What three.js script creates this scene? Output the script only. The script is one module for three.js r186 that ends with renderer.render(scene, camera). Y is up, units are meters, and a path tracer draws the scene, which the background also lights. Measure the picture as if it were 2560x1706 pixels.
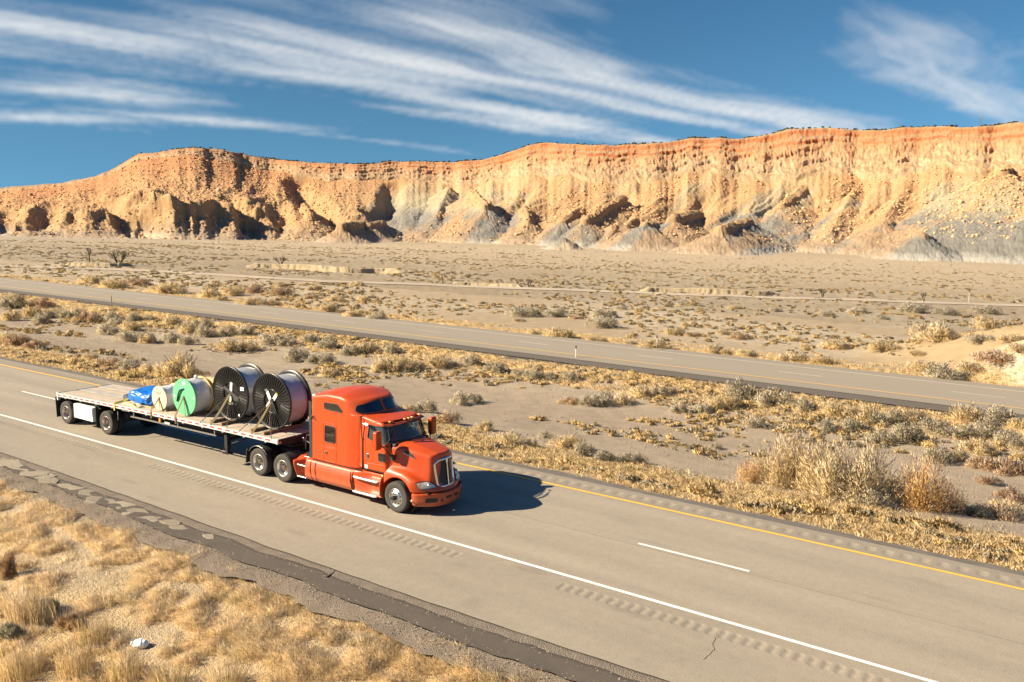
import * as THREE from 'three';
import { mergeGeometries } from 'three/addons/utils/BufferGeometryUtils.js';
import { RoundedBoxGeometry } from 'three/addons/geometries/RoundedBoxGeometry.js';

// ---------------------------------------------------------------- camera, sky, sun, exposure
const W = 2560, H = 1706, FOC = 2291.5, YAW = -0.6335, PITCH = 0.1454, ROLL = 0.0132, CX = 0, CY = 9.87, CZ = 20.05;
const SUN_DIR = [-0.604, 0.525, 0.598], SUN_COLOR = [1, 0.85, 0.62], SUN_POWER = 4.8, EXPOSURE = 2.75, SKY_GAIN = 1.0;
const cy_ = Math.cos(YAW), sy_ = Math.sin(YAW), cp_ = Math.cos(PITCH), sp_ = Math.sin(PITCH);
const FW = new THREE.Vector3(sy_ * cp_, -sp_, -cy_ * cp_);
const R0 = new THREE.Vector3(cy_, 0, sy_), U0 = new THREE.Vector3().crossVectors(R0, FW);
const RT = R0.clone().multiplyScalar(Math.cos(ROLL)).addScaledVector(U0, Math.sin(ROLL));
const UP = U0.clone().multiplyScalar(Math.cos(ROLL)).addScaledVector(R0, -Math.sin(ROLL));
const scene = new THREE.Scene();
const camera = new THREE.PerspectiveCamera(2 * Math.atan(H / 2 / FOC) * 180 / Math.PI, W / H, 0.5, 6000);
camera.position.set(CX, CY, CZ); camera.up.copy(UP);
camera.lookAt(CX + FW.x, CY + FW.y, CZ + FW.z);
const renderer = new THREE.WebGLRenderer({ antialias: true });
renderer.toneMapping = THREE.LinearToneMapping;
renderer.toneMappingExposure = EXPOSURE;
renderer.shadowMap.enabled = true;

// ---------------------------------------------------------------- random numbers and noise
function rng(seed) { let a = seed >>> 0; return () => { a = (a + 0x6D2B79F5) | 0; let t = Math.imul(a ^ (a >>> 15), 1 | a); t = (t + Math.imul(t ^ (t >>> 7), 61 | t)) ^ t; return ((t ^ (t >>> 14)) >>> 0) / 4294967296; }; }
const PERM = new Uint8Array(512), GX = new Float32Array(256), GY = new Float32Array(256);
{ const r = rng(77); const p = [...Array(256).keys()]; for (let i = 255; i > 0; i--) { const j = Math.floor(r() * (i + 1)); [p[i], p[j]] = [p[j], p[i]]; } for (let i = 0; i < 512; i++) PERM[i] = p[i & 255]; for (let i = 0; i < 256; i++) { const a = r() * Math.PI * 2; GX[i] = Math.cos(a); GY[i] = Math.sin(a); } }
function noise(x, y, per = 256) {                       // gradient noise about -1..1, periodic
  const x0 = Math.floor(x), y0 = Math.floor(y), fx = x - x0, fy = y - y0;
  let xa, xb, ya, yb;
  if (per === 256) { xa = x0 & 255; xb = (x0 + 1) & 255; ya = y0 & 255; yb = (y0 + 1) & 255; }
  else { xa = ((x0 % per) + per) % per & 255; xb = (((x0 + 1) % per) + per) % per & 255; ya = ((y0 % per) + per) % per & 255; yb = (((y0 + 1) % per) + per) % per & 255; }
  const u = fx * fx * fx * (fx * (fx * 6 - 15) + 10), v = fy * fy * fy * (fy * (fy * 6 - 15) + 10), pa = PERM[xa], pb = PERM[xb];
  let h = PERM[pa + ya]; const a = GX[h] * fx + GY[h] * fy; h = PERM[pb + ya]; const b = GX[h] * (fx - 1) + GY[h] * fy;
  h = PERM[pa + yb]; const c = GX[h] * fx + GY[h] * (fy - 1); h = PERM[pb + yb]; const d = GX[h] * (fx - 1) + GY[h] * (fy - 1);
  return 1.5 * (a + (b - a) * u + (c - a) * v + (a - b - c + d) * u * v);
}
function fbm(x, y, o = 4, g = 0.5) { let s = 0, a = 1, n = 0; for (let i = 0; i < o; i++) { s += a * noise(x + i * 17.3, y - i * 9.1); n += a; a *= g; x *= 2.03; y *= 2.03; } return s / n; }
function ridged(x, y, o = 4) { let s = 0, a = 1, n = 0; for (let i = 0; i < o; i++) { s += a * (1 - Math.abs(noise(x + i * 31.7, y + i * 5.3)) * 1.6); n += a; a *= 0.5; x *= 2.07; y *= 2.07; } return s / n; }
const clamp = (x, a = 0, b = 1) => x < a ? a : x > b ? b : x;
const ss = (a, b, x) => { const t = clamp((x - a) / (b - a)); return t * t * (3 - 2 * t); };
const mix = (a, b, t) => a + (b - a) * t;
const mix3 = (a, b, t) => [a[0] + (b[0] - a[0]) * t, a[1] + (b[1] - a[1]) * t, a[2] + (b[2] - a[2]) * t];
function interp(pts) { return (x) => { if (x <= pts[0][0]) return pts[0][1]; for (let i = 1; i < pts.length; i++) if (x <= pts[i][0]) { const t = (x - pts[i - 1][0]) / (pts[i][0] - pts[i - 1][0]); return mix(pts[i - 1][1], pts[i][1], t); } return pts[pts.length - 1][1]; }; }

// ---------------------------------------------------------------- sky (computed air and cirrus) and sun
const sunV = new THREE.Vector3(...SUN_DIR).normalize();
{
  const w = 2560, h = 1280, d = new Float32Array(w * h * 4);
  const gauss = (x, c, s) => Math.exp(-((x - c) * (x - c)) / (2 * s * s));
  for (let j = 0; j < h; j++) {
    const el = ((j + 0.5) / h - 0.5) * Math.PI, y = Math.sin(el), ce = Math.cos(el);
    for (let i = 0; i < w; i++) {
      const az = ((i + 0.5) / w - 0.5) * 2 * Math.PI, x = ce * Math.cos(az), z = ce * Math.sin(az), k = (j * w + i) * 4;
      const yy = Math.max(y, 0.004);
      const cg = x * sunV.x + y * sunV.y + z * sunV.z;
      // clear air: deeper blue with height, paler towards the horizon and far from the band at right angles to the sun
      const pol = 0.62 + 0.42 * cg * cg + 0.42 * Math.max(0, -cg);
      const t = Math.pow(1 - clamp(yy), 5);
      let r = mix(0.012, 0.085, t) * pol, g = mix(0.052, 0.22, t) * pol, b = mix(0.14, 0.345, t) * pol;
      const glow = Math.pow(Math.max(cg, 0), 24); r += 0.3 * glow; g += 0.28 * glow; b += 0.26 * glow;
      // cirrus drawn out along z on a high sheet
      if (y > 0.004) {
        const u = x / (yy + 0.012), v = z / (yy + 0.012);
        const wu = u + 0.3 * noise(u * 0.4 + 3, v * 0.24) + 0.16 * noise(u * 1.1, v * 0.6 + 9) + 0.06 * noise(u * 3.4, v * 1.6 + 2) + 0.03 * noise(u * 9, v * 3.5);
        const fib = 0.5 + 0.6 * fbm(wu * 2.4, v * 0.32 + 0.4 * u, 4, 0.6), fine = 0.5 + 0.6 * fbm(wu * 9 + 5, v * 0.9 + u * 1.6, 4, 0.68);
        const vA = ss(-2.2, -3.4, v), wide = 1 + 0.9 * ss(-6, -12, v);
        let band = 0.9 * gauss(wu, -4.1, 0.13) * vA + 1.15 * gauss(wu, -3.36, 0.18 * wide) * ss(-3.0, -4.2, v) + 0.5 * gauss(wu, -2.85, 0.3) * ss(-6, -9, v)
          + 1.1 * gauss(wu, -5.25 + 0.06 * (v + 6), 0.17) * ss(-3.5, -4.6, v) + 0.45 * gauss(wu, -5.95, 0.22) * ss(-5, -7, v) + 0.55 * gauss(wu, -4.65, 0.16) * ss(-2.4, -3.4, v) * (1 - ss(-5, -8, v))
          + 0.8 * gauss(wu, -1.42, 0.26) * ss(-3.6, -6.5, v) + 0.45 * gauss(wu, -0.95, 0.22) * ss(-8, -11, v)
          + 0.4 * gauss(wu, -8.75 + 0.12 * (v + 8), 0.2) * ss(-5.4, -6.6, v) * (1 - ss(-9, -14, v)) + 0.9 * gauss(wu, -7.35, 0.3) * gauss(v, -4.5, 0.55) + 0.95 * gauss(wu, -9.7 - 0.6 * (v + 5.1), 0.5) * gauss(v, -5.05, 0.42) + 0.5 * gauss(wu, -8.6, 0.3) * gauss(v, -5.9, 0.5)
          + 0.8 * gauss(wu, -5.2, 0.16) * gauss(v, -2.6, 0.55);
        const far = 0.3 * ss(0.45, 0.8, 0.5 + 0.5 * fbm(u * 0.3 + 40, v * 0.13, 3)) * (1 - gauss(u, -2.1, 0.9) * 0.9);
        const veil = 0.3 * ss(-7.5, -5.6, u) * (1 - ss(-3.0, -2.5, u)) * (1 - ss(-6, -11, v) * 0.85) + 0.34 * ss(-3.4, -2.4, u) * (1 - ss(-2.3, -1.6, u)) * (1 - ss(-3.6, -5.2, v)) + 0.2 * (1 - ss(-7.4, -6, u)) * ss(-16, -8, u) * (1 - ss(-6.5, -9, v));
        let c = band * (0.2 + 1.25 * fib) * (0.4 + 1.15 * fine) + veil * (0.25 + 1.6 * fib * fine) + far * fib * (0.4 + 1.1 * fine);
        c *= ss(0.01, 0.06, y);
        c *= 0.72 + 0.5 * noise(v * 0.42 + 3, u * 0.8) + 0.18 * noise(v * 1.1, u * 2.2 + 7);
        c = 1 - Math.exp(-1.55 * Math.max(c - 0.11, 0));
        const lit = 0.345 + 0.05 * Math.max(cg, 0);
        r = mix(r, lit * 1.0, c * 0.92); g = mix(g, lit * 1.0, c * 0.92); b = mix(b, lit * 0.99, c * 0.92);
      }
      d[k] = r * SKY_GAIN; d[k + 1] = g * SKY_GAIN; d[k + 2] = b * SKY_GAIN; d[k + 3] = 1;
    }
  }
  const sky = new THREE.DataTexture(d, w, h, THREE.RGBAFormat, THREE.FloatType);
  sky.mapping = THREE.EquirectangularReflectionMapping; sky.magFilter = THREE.LinearFilter; sky.needsUpdate = true;
  scene.background = sky; scene.environment = sky;
}
const sun = new THREE.DirectionalLight(new THREE.Color().setRGB(...SUN_COLOR), SUN_POWER);
sun.name = 'sun'; sun.position.copy(sunV).multiplyScalar(300).add(new THREE.Vector3(-25, 0, -5)); sun.target.position.set(-25, 0, -5);
sun.castShadow = true; sun.shadow.mapSize.set(4096, 4096);
Object.assign(sun.shadow.camera, { left: -90, right: 90, top: 90, bottom: -90, near: 10, far: 700 });
scene.add(sun, sun.target);

// ---------------------------------------------------------------- helpers for objects
const used = {};
function numbered(name) { const n = used[name] = (used[name] ?? -1) + 1; return n ? `${name}_${String(n).padStart(3, '0')}` : name; }
function shadows(m) { m.castShadow = true; m.receiveShadow = true; return m; }
function tag(o, label, category, group) { o.userData = { label, category }; if (group) o.userData.group = group; return o; }
function thing(name, label, category, pos = [0, 0, 0], turn = 0, group) { const o = new THREE.Group(); o.name = numbered(name); o.position.set(...pos); o.rotation.y = turn; scene.add(o); return tag(o, label, category, group); }
function part(name, geo, mat, parent) { const m = shadows(new THREE.Mesh(Array.isArray(geo) ? merge(geo) : geo, mat)); m.name = name; parent.add(m); return m; }
function solo(name, geo, mat, label, category, group) { const m = shadows(new THREE.Mesh(Array.isArray(geo) ? merge(geo) : geo, mat)); m.name = numbered(name); scene.add(m); return tag(m, label, category, group); }
function structure(name, geo, mat, label) { const m = shadows(new THREE.Mesh(geo, mat)); m.name = numbered(name); m.userData = { kind: 'structure' }; if (label) m.userData.label = label; scene.add(m); return m; }
function bare(g) { const o = g.index ? g.toNonIndexed() : g; for (const k of Object.keys(o.attributes)) if (!['position', 'normal', 'uv'].includes(k)) o.deleteAttribute(k); if (!o.attributes.uv) o.setAttribute('uv', new THREE.BufferAttribute(new Float32Array(o.attributes.position.count * 2), 2)); return o; }
function merge(list) { return mergeGeometries(list.map((g) => bare(g))); }
function at(g, x, y, z, rx = 0, ry = 0, rz = 0) { if (rx) g.rotateX(rx); if (rz) g.rotateZ(rz); if (ry) g.rotateY(ry); return g.translate(x, y, z); }
const box = (w, h, d, x = 0, y = 0, z = 0, rx = 0, ry = 0, rz = 0) => at(new THREE.BoxGeometry(w, h, d), x, y, z, rx, ry, rz);
const rbox = (w, h, d, r, x = 0, y = 0, z = 0, rx = 0, ry = 0, rz = 0) => at(new RoundedBoxGeometry(w, h, d, 2, r), x, y, z, rx, ry, rz);
const cyl = (r0, r1, h, n, x = 0, y = 0, z = 0, rx = 0, ry = 0, rz = 0) => at(new THREE.CylinderGeometry(r0, r1, h, n), x, y, z, rx, ry, rz);
const V = (x, y, z) => new THREE.Vector3(x, y, z);
function tube(pts, r, n = 6, seg, closed = false) { const c = new THREE.CatmullRomCurve3(pts.map((p) => Array.isArray(p) ? V(...p) : p), closed, 'catmullrom', 0.2); return new THREE.TubeGeometry(c, seg ?? pts.length * 4, r, n, closed); }
const mat = (r, g, b, rough = 0.85, metal = 0, o = {}) => new THREE.MeshStandardMaterial({ color: new THREE.Color().setRGB(r, g, b), roughness: rough, metalness: metal, side: THREE.DoubleSide, ...o });
const enc = (v) => { v = clamp(v); return Math.round(255 * (v <= 0.0031308 ? v * 12.92 : 1.055 * Math.pow(v, 1 / 2.4) - 0.055)); };
function tex(w, h, fn, { srgb = true, repeat = [1, 1] } = {}) {
  const d = new Uint8Array(w * h * 4);
  for (let j = 0; j < h; j++) for (let i = 0; i < w; i++) { const c = fn(i, j), k = (j * w + i) * 4; if (srgb) { d[k] = enc(c[0]); d[k + 1] = enc(c[1]); d[k + 2] = enc(c[2]); } else { d[k] = d[k + 1] = d[k + 2] = Math.round(255 * clamp(c)); } d[k + 3] = 255; }
  const t = new THREE.DataTexture(d, w, h); t.wrapS = t.wrapT = THREE.RepeatWrapping; t.magFilter = THREE.LinearFilter; t.minFilter = THREE.LinearMipmapLinearFilter; t.generateMipmaps = true; if (srgb) t.colorSpace = THREE.SRGBColorSpace; t.repeat.set(...repeat); t.needsUpdate = true; return t;
}
function sheet(nx, ny, fn, color) {                       // grid mesh: fn(i/nx, j/ny) -> [x,y,z,u,v,(r,g,b)]
  const n = (nx + 1) * (ny + 1), p = new Float32Array(n * 3), uv = new Float32Array(n * 2), co = color ? new Float32Array(n * 3) : null, idx = new Uint32Array(nx * ny * 6);
  let k = 0;
  for (let j = 0; j <= ny; j++) for (let i = 0; i <= nx; i++, k++) { const q = fn(i / nx, j / ny, i, j); p.set([q[0], q[1], q[2]], k * 3); uv.set([q[3], q[4]], k * 2); if (co) co.set([q[5], q[6], q[7]], k * 3); }
  k = 0;
  for (let j = 0; j < ny; j++) for (let i = 0; i < nx; i++) { const a = j * (nx + 1) + i, b = a + 1, c = a + nx + 1, d = c + 1; idx.set([a, c, b, b, c, d], k); k += 6; }
  const g = new THREE.BufferGeometry(); g.setAttribute('position', new THREE.BufferAttribute(p, 3)); g.setAttribute('uv', new THREE.BufferAttribute(uv, 2)); if (co) g.setAttribute('color', new THREE.BufferAttribute(co, 3)); g.setIndex(new THREE.BufferAttribute(idx, 1)); g.computeVertexNormals(); return g;
}
function inst(name, geo, material, mats, cols, label, category, group) {   // a mass that nobody could count
  const m = new THREE.InstancedMesh(geo, material, mats.length); mats.forEach((q, i) => m.setMatrixAt(i, q)); if (cols) cols.forEach((c, i) => m.setColorAt(i, c));
  m.name = numbered(name); shadows(m); tag(m, label, category, group); m.userData.kind = 'stuff'; scene.add(m); return m;
}
const M4 = (x, y, z, ry, s, sy = s, rx = 0, rz = 0) => new THREE.Matrix4().compose(V(x, y, z), new THREE.Quaternion().setFromEuler(new THREE.Euler(rx, ry, rz, 'YXZ')), V(s, sy, s));

// measured directions: where a sight line from the drone's position meets the land (used to survey positions, in metres)
function sight(px, py) { const s = 2560 / 2353; return FW.clone().addScaledVector(RT, (px * s - W / 2) / FOC).addScaledVector(UP, -(py * s - H / 2) / FOC).normalize(); }
const azim = (px, py = 600) => { const d = sight(px, py); return Math.atan2(d.x, -d.z); };
function heightAt(px, py, r) { const d = sight(px, py); return CY + r * d.y / Math.hypot(d.x, d.z); }
function hit(px, py, fn = ground) { const d = sight(px, py); let t = 5, s = 0.4; for (let i = 0; i < 6000; i++) { const y = CY + d.y * t; const g = fn(d.x * t, CZ + d.z * t); if (y < g) { if (s < 0.01) break; t -= s; s *= 0.3; } t += s * (t > 60 && s > 0.3 ? 2 : 1); if (t > 900) break; } return V(d.x * t, fn(d.x * t, CZ + d.z * t), CZ + d.z * t); }
// ---------------------------------------------------------------- lie of the land
const K = 0.0006;                                          // curvature of the highway
const zc = (x) => 0.5 * K * x * x * (Math.abs(x) > 140 ? 140 / Math.abs(x) : 1) + (Math.abs(x) > 140 ? 0.5 * K * 140 * (Math.abs(x) - 140) : 0);   // the near white line
const zf = (x) => -47.3 - 0.0107 * (x + 62.3) + 0.00005 * Math.max(-120, Math.min(120, x + 62.3)) ** 2;                             // middle of the far carriageway
const yf = (x) => -2.38 + 0.0019 * (x + 62.3);
const MOUND = { x: -3.5, z: -66 }, PALE = { x: -7.4, z: -57 };
function plain(x, z) {
  const dz = zf(x) - 6 - z, t = ss(0, 270, dz);
  return mix(yf(x) - 0.25, -8.6, t) + (0.35 * fbm(x * 0.02, z * 0.02, 3) + 0.08 * noise(x * 0.13, z * 0.13)) * ss(2, 25, dz);
}
function ground(x, z) {
  const w = z - zc(x), wf = z - zf(x);
  if (w > 3.2) { const d = w - 4.1; return d < 0 ? -0.1 : -0.1 - 0.095 * Math.min(d, 9) - 0.02 * Math.max(0, d - 9) + (0.09 * fbm(x * 0.35, z * 0.35, 3) + 0.05 * noise(x * 1.3, z * 1.3)) * ss(0, 1.5, d); }
  if (w > -8.2) return -0.1;
  if (wf > 5.6) {
    const a = -8.2 - w, b = wf - 5.6, span = a + b, t = a / span;
    const y = mix(-0.12, yf(x) - 0.12, ss(0, 1, t)) - 1.25 * Math.sin(Math.PI * clamp(t)) ** 1.2;
    return y + (0.22 * fbm(x * 0.11, z * 0.11, 3) + 0.05 * noise(x * 0.9, z * 0.9)) * ss(0, 4, Math.min(a, b));
  }
  if (wf > -5.2) return yf(x) - 0.12;
  let y = plain(x, z);
  const mx = x - MOUND.x, mz = z - MOUND.z, q = Math.hypot(mx / 18, mz / 11);
  if (q < 1.6) y += (3.7 + 0.7 * fbm(x * 0.12, z * 0.12, 3)) * ss(1.25, 0.1, q) * ss(-5.2, -8.5, wf);
  y += 2.3 * Math.exp(-((x - PALE.x) ** 2 + (z - PALE.z) ** 2 * 1.5) / 16) * ss(-5.2, -7, wf);
  return y;
}
// ---------------------------------------------------------------- soil
const soilTex = tex(512, 512, (i, j) => { const x = i / 512, y = j / 512; const v = 0.84 + 0.12 * noise(x * 24, y * 24, 24) + 0.12 * noise(x * 70 + 3, y * 70, 70) + 0.16 * noise(x * 170, y * 170 + 4, 170) + 0.05 * noise(x * 6, y * 6, 6); return [v, v * 0.99, v * 0.97]; });
const soilBump = tex(512, 512, (i, j) => 0.5 + 0.22 * noise(i / 512 * 28, j / 512 * 28, 28) + 0.22 * noise(i / 512 * 80, j / 512 * 80, 80) + 0.16 * noise(i / 512 * 180, j / 512 * 180, 180), { srgb: false });
const soilMat = new THREE.MeshStandardMaterial({ vertexColors: true, map: soilTex, bumpMap: soilBump, bumpScale: 0.08, roughness: 1, side: THREE.DoubleSide });
// how bare the soil is: 1 bare, 0 overgrown
const bareness = (x, z) => ss(-0.12, 0.28, fbm(x * 0.075 + 7, z * 0.11 + 3, 3) + 0.25 * noise(x * 0.5, z * 0.5));
function soilColor(x, z) {
  const w = z - zc(x), wf = z - zf(x);
  const grey = [0.41, 0.34, 0.255], tan = [0.46, 0.345, 0.215], straw = [0.56, 0.4, 0.2], gravel = [0.3, 0.245, 0.185], palec = [0.5, 0.42, 0.31];
  const n = 0.5 + 0.5 * fbm(x * 0.21, z * 0.21, 4), b = bareness(x, z);
  let c;
  if (w > 3) { c = mix3(mix3(straw, tan, n), mix3(grey, palec, n), b * 0.6); c = mix3(gravel, c, ss(4.4, 5.6, w + 0.5 * noise(x * 0.6, z * 0.6))); }
  else if (wf > 5) {
    c = mix3(mix3(grey, [0.4, 0.305, 0.22], n), palec, 0.55 * ss(0.35, 0.8, 0.5 + 0.5 * fbm(x * 0.06 + 30, z * 0.1, 3)));
    c = mix3(c, straw, Math.max(ss(-14.5, -11.5, w), ss(12, 8, wf)) * 0.85);
    c = mix3(c, [0.12, 0.1, 0.085], ss(8.2, 6.4, wf + 0.5 * noise(x * 0.4, z * 0.8)));
    c = mix3(c, gravel, ss(-9.0, -8.4, w));
  } else {
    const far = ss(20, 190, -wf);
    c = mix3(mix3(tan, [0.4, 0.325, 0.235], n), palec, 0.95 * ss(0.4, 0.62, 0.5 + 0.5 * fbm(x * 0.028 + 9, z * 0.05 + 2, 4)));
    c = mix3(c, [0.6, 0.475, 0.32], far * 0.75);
    c = mix3(c, straw, ss(-9.5, -6.5, wf) * 0.8);
    const q = Math.hypot((x - MOUND.x) / 18, (z - MOUND.z) / 11); if (q < 1.3) c = mix3(c, mix3(tan, straw, n), ss(1.3, 0.8, q) * 0.8);
    c = mix3(c, [0.62, 0.54, 0.42], ss(22, 12, (x - PALE.x) ** 2 + (z - PALE.z) ** 2 * 1.5 + 5 * noise(x * 0.5, z * 0.5)));
  }
  const s = 0.93 + 0.14 * noise(x * 0.9, z * 0.9);
  return [c[0] * s, c[1] * s, c[2] * s];
}
{
  // rows are laid along the highway so that its edges stay crisp
  const rows = []; for (let w = 34; w > 3.4; w -= w > 20 ? 0.6 : 0.32) rows.push(w); for (let w = 3.3; w > -8; w -= 2.8) rows.push(w); for (let w = -8.1; w > -88; w -= w > -50 ? 0.36 : 0.5) rows.push(w);
  const xs = []; for (let x = -300; x < 70; x += x < -120 ? 1.4 : x < 12 ? 0.42 : 2) xs.push(x);
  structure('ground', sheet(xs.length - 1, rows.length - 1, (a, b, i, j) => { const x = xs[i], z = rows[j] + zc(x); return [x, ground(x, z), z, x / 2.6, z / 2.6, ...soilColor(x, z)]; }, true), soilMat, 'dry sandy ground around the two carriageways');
}

// ---------------------------------------------------------------- roads
const roadTex = tex(512, 512, (i, j) => { const x = i / 512, y = j / 512; const v = 0.88 + 0.09 * noise(x * 36, y * 36, 36) + 0.17 * noise(x * 90, y * 90, 90) + 0.2 * noise(x * 220, y * 220, 220) + 0.05 * noise(x * 9, y * 9, 9); return [v, v * 0.985, v * 0.96]; });
const roadBump = tex(512, 512, (i, j) => 0.5 + 0.25 * noise(i / 512 * 120, j / 512 * 120, 120) + 0.25 * noise(i / 512 * 220, j / 512 * 220, 220), { srgb: false });
const roadMat = new THREE.MeshStandardMaterial({ vertexColors: true, map: roadTex, bumpMap: roadBump, bumpScale: 0.006, roughness: 0.93, side: THREE.DoubleSide });
const LW = 3.34, YEL = -2 * LW;
function asphalt(x, w) {
  let v = 0.288 + 0.02 * fbm(x * 0.06, w * 0.5, 3) + 0.024 * fbm(x * 0.22 + 5, w * 1.4, 3) + 0.016 * fbm(x * 1.1, w * 3, 2) + 0.022 * fbm(x * 0.035 + 8, w * 2.6, 3) - 0.05 * ss(0.55, 0.8, noise(x * 0.55 + 30, w * 1.5));
  const lane = ((-w % LW) + LW) % LW;                      // wheel tracks are polished paler, the oil strip between is darker
  if (w < 0 && w > YEL) v *= 1 + 0.05 * Math.exp(-((lane - 0.75) ** 2) / 0.12) + 0.05 * Math.exp(-((lane - 2.6) ** 2) / 0.12) - 0.075 * Math.exp(-((lane - 1.67) ** 2) / 0.16);
  else v *= 0.95 + 0.02 * noise(x * 0.3, w);
  if (w > 0.1) v *= 1 + 0.05 * noise(x * 0.05, 4);
  if (w < YEL) v *= 0.88;
  return [v, v * 0.875, v * 0.705];
}
const PAVE_R = (x) => 3.2 + 0.05 * noise(x * 0.7, 1) + 0.35 * ss(-40, -15, x) * ss(2, -15, x), PAVE_L = -7.72;
const RUMBLE = 0.0, roadY = 0;
const grooved = (x, side) => side > 0 ? ((x + 500) % 14.2) < 10.4 : true;      // the right-hand grooves come in runs with plain gaps between
{
  const long = (x0, x1, dx, w0, w1, nw, name, yFn, colorFn, m, lab) => { const nx = Math.round((x1 - x0) / dx); return structure(name, sheet(nx, nw, (a, b) => { const x = mix(x0, x1, a), w = mix(typeof w0 === 'function' ? w0(x) : w0, typeof w1 === 'function' ? w1(x) : w1, b); return [x, yFn(x, w), w + zc(x), x / 2.2, w / 2.2, ...colorFn(x, w)]; }, true), m, lab); };
  long(-300, 60, 0.8, 0.28, YEL - 0.2, 42, 'road', () => 0, asphalt, roadMat, 'near asphalt carriageway with two lanes');
  const groove = (x, w, c, half, pitch) => { const t = ((x % pitch) + pitch) % pitch - pitch / 2; return Math.exp(-((t / (pitch * 0.24)) ** 4)) * ss(half, half - 0.06, Math.abs(w - c)); };
  const cR = 0.68, hR = 0.22, cL = -7.2, hL = 0.2;
  const inR = (x) => { const u = (((x + 12.5) % 18.5) + 18.5) % 18.5; return u < 15.1 ? 1 : 0; };
  for (const [x0, x1, dx] of [[-300, -52, 0.8], [-52, 8, 0.045], [8, 60, 0.8]]) {
    const fine = dx < 0.1;
    long(x0, x1, dx, PAVE_R, 1.0, 12, 'road_shoulder', () => 0, asphalt, roadMat, 'right-hand paved shoulder of the near carriageway');
    long(x0, x1, dx, 1.0, 0.28, fine ? 16 : 2, 'rumble_strip', (x, w) => fine ? -0.02 * groove(x, w, cR, hR, 0.3) * inR(x) : 0, (x, w) => { const c = asphalt(x, w), g = fine ? groove(x, w, cR, hR, 0.3) * inR(x) : 0; return mix3(c, [0.3, 0.262, 0.21], 0.15 * g); }, roadMat, 'milled rumble grooves beside the white edge line');
    long(x0, x1, dx, YEL - 0.2, PAVE_L, fine ? 16 : 3, 'rumble_strip', (x, w) => fine ? -0.02 * groove(x, w, cL, hL, 0.5) : 0, (x, w) => { const c = asphalt(x, w), g = fine ? groove(x, w, cL, hL, 0.5) : 0; return mix3(c, [0.32, 0.278, 0.225], 0.5 * g); }, roadMat, 'milled rumble grooves beside the yellow edge line');
  }
  // crumbling edge on the right: coarse gravel seam, then an older dark asphalt strip, then loose gravel
  const gravelTex = tex(512, 512, (i, j) => { const x = i / 512, y = j / 512; const v = 0.7 + 0.3 * noise(x * 60, y * 60, 60) + 0.34 * noise(x * 110, y * 110, 110) + 0.2 * noise(x * 210, y * 210, 210); return [v, v * 0.95, v * 0.9]; });
  const gm = new THREE.MeshStandardMaterial({ vertexColors: true, map: gravelTex, bumpMap: gravelTex, bumpScale: 0.03, roughness: 1, side: THREE.DoubleSide });
  const e1 = (x) => PAVE_R(x) + 0.32 + 0.14 * noise(x * 0.35, 8) + 0.05 * noise(x * 2.1, 8), e2 = (x) => e1(x) + 0.55 + 0.25 * ss(-38, -20, x) + 0.12 * noise(x * 0.3, 3) + 0.04 * noise(x * 2.4, 2), e3 = (x) => e2(x) + 0.5 + 0.3 * noise(x * 0.5, 12) + 0.12 * noise(x * 2, 6);
  long(-120, 20, 0.15, e1, PAVE_R, 5, 'road_edge', (x, w) => -0.012 - 0.03 * ss(0, 0.5, w - PAVE_R(x)), (x, w) => { const v = 0.24 + 0.05 * noise(x * 3, w * 3); const d = ss(0.07, 0.0, w - PAVE_R(x) - 0.02 * noise(x * 5, 3)) * ss(-0.5, 0.3, noise(x * 0.4, 2) + 0.35); return mix3([v, v * 0.86, v * 0.72], [0.06, 0.05, 0.04], 0.8 * d); }, gm, 'seam of tan gravel along the pavement edge');
  long(-120, 20, 0.15, e2, e1, 6, 'road_edge', (x, w) => -0.035 + 0.008 * noise(x * 2, w * 2), (x, w) => { const v = 0.085 + 0.02 * fbm(x * 0.9, w * 2, 3); const cr = Math.abs(w - e1(x) - 0.03) < 0.04 ? 0.55 : 1; return [v * cr, v * 0.82 * cr, v * 0.68 * cr]; }, roadMat, 'strip of old dark asphalt along the near shoulder');
  long(-120, 20, 0.2, (x) => e3(x) + 0.25, e2, 5, 'gravel_verge', (x, w) => Math.max(ground(x, w + zc(x)) + 0.02, -0.06 - 0.12 * ss(0, 1.6, w - e2(x))), (x, w) => { const v = 0.27 + 0.07 * noise(x * 2, w * 2); return [v, v * 0.83, v * 0.66]; }, gm, 'loose gravel beside the dark asphalt strip');
  long(-300, 60, 0.25, PAVE_L + 0.005, (x) => PAVE_L - 0.42 - 0.28 * ss(-0.2, 0.7, noise(x * 0.13, 5)) - 0.12 * noise(x * 0.9, 2), 5, 'road_edge', (x, w) => -0.03 - 0.02 * noise(x * 2, w * 3), (x, w) => { const v = (0.125 + 0.02 * noise(x * 2, w * 3)) * (w > PAVE_L - 0.06 ? 0.5 : 1); return [v, v * 0.88, v * 0.78]; }, roadMat, 'dark asphalt lip on the median side');
  // painted lines
  const paint = (rr, gg, bb, s) => new THREE.MeshStandardMaterial({ color: new THREE.Color().setRGB(rr, gg, bb), roughness: 0.75, map: tex(256, 256, (i, j) => { const x = i / 256, y = j / 256; let v = 0.97 + 0.04 * noise(x * 30, y * 30, 30); const worn = ss(s, s + 0.35, noise(x * 14, y * 14, 14) * 0.5 + noise(x * 60, y * 60, 60) * 0.6); return [mix(v, 0.5, worn * 0.6), mix(v, 0.5, worn * 0.6), mix(v, 0.5, worn * 0.6)]; }), side: THREE.DoubleSide });
  const white = paint(0.74, 0.71, 0.66, 0.45), yellow = paint(0.72, 0.4, 0.035, 0.4);
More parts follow.
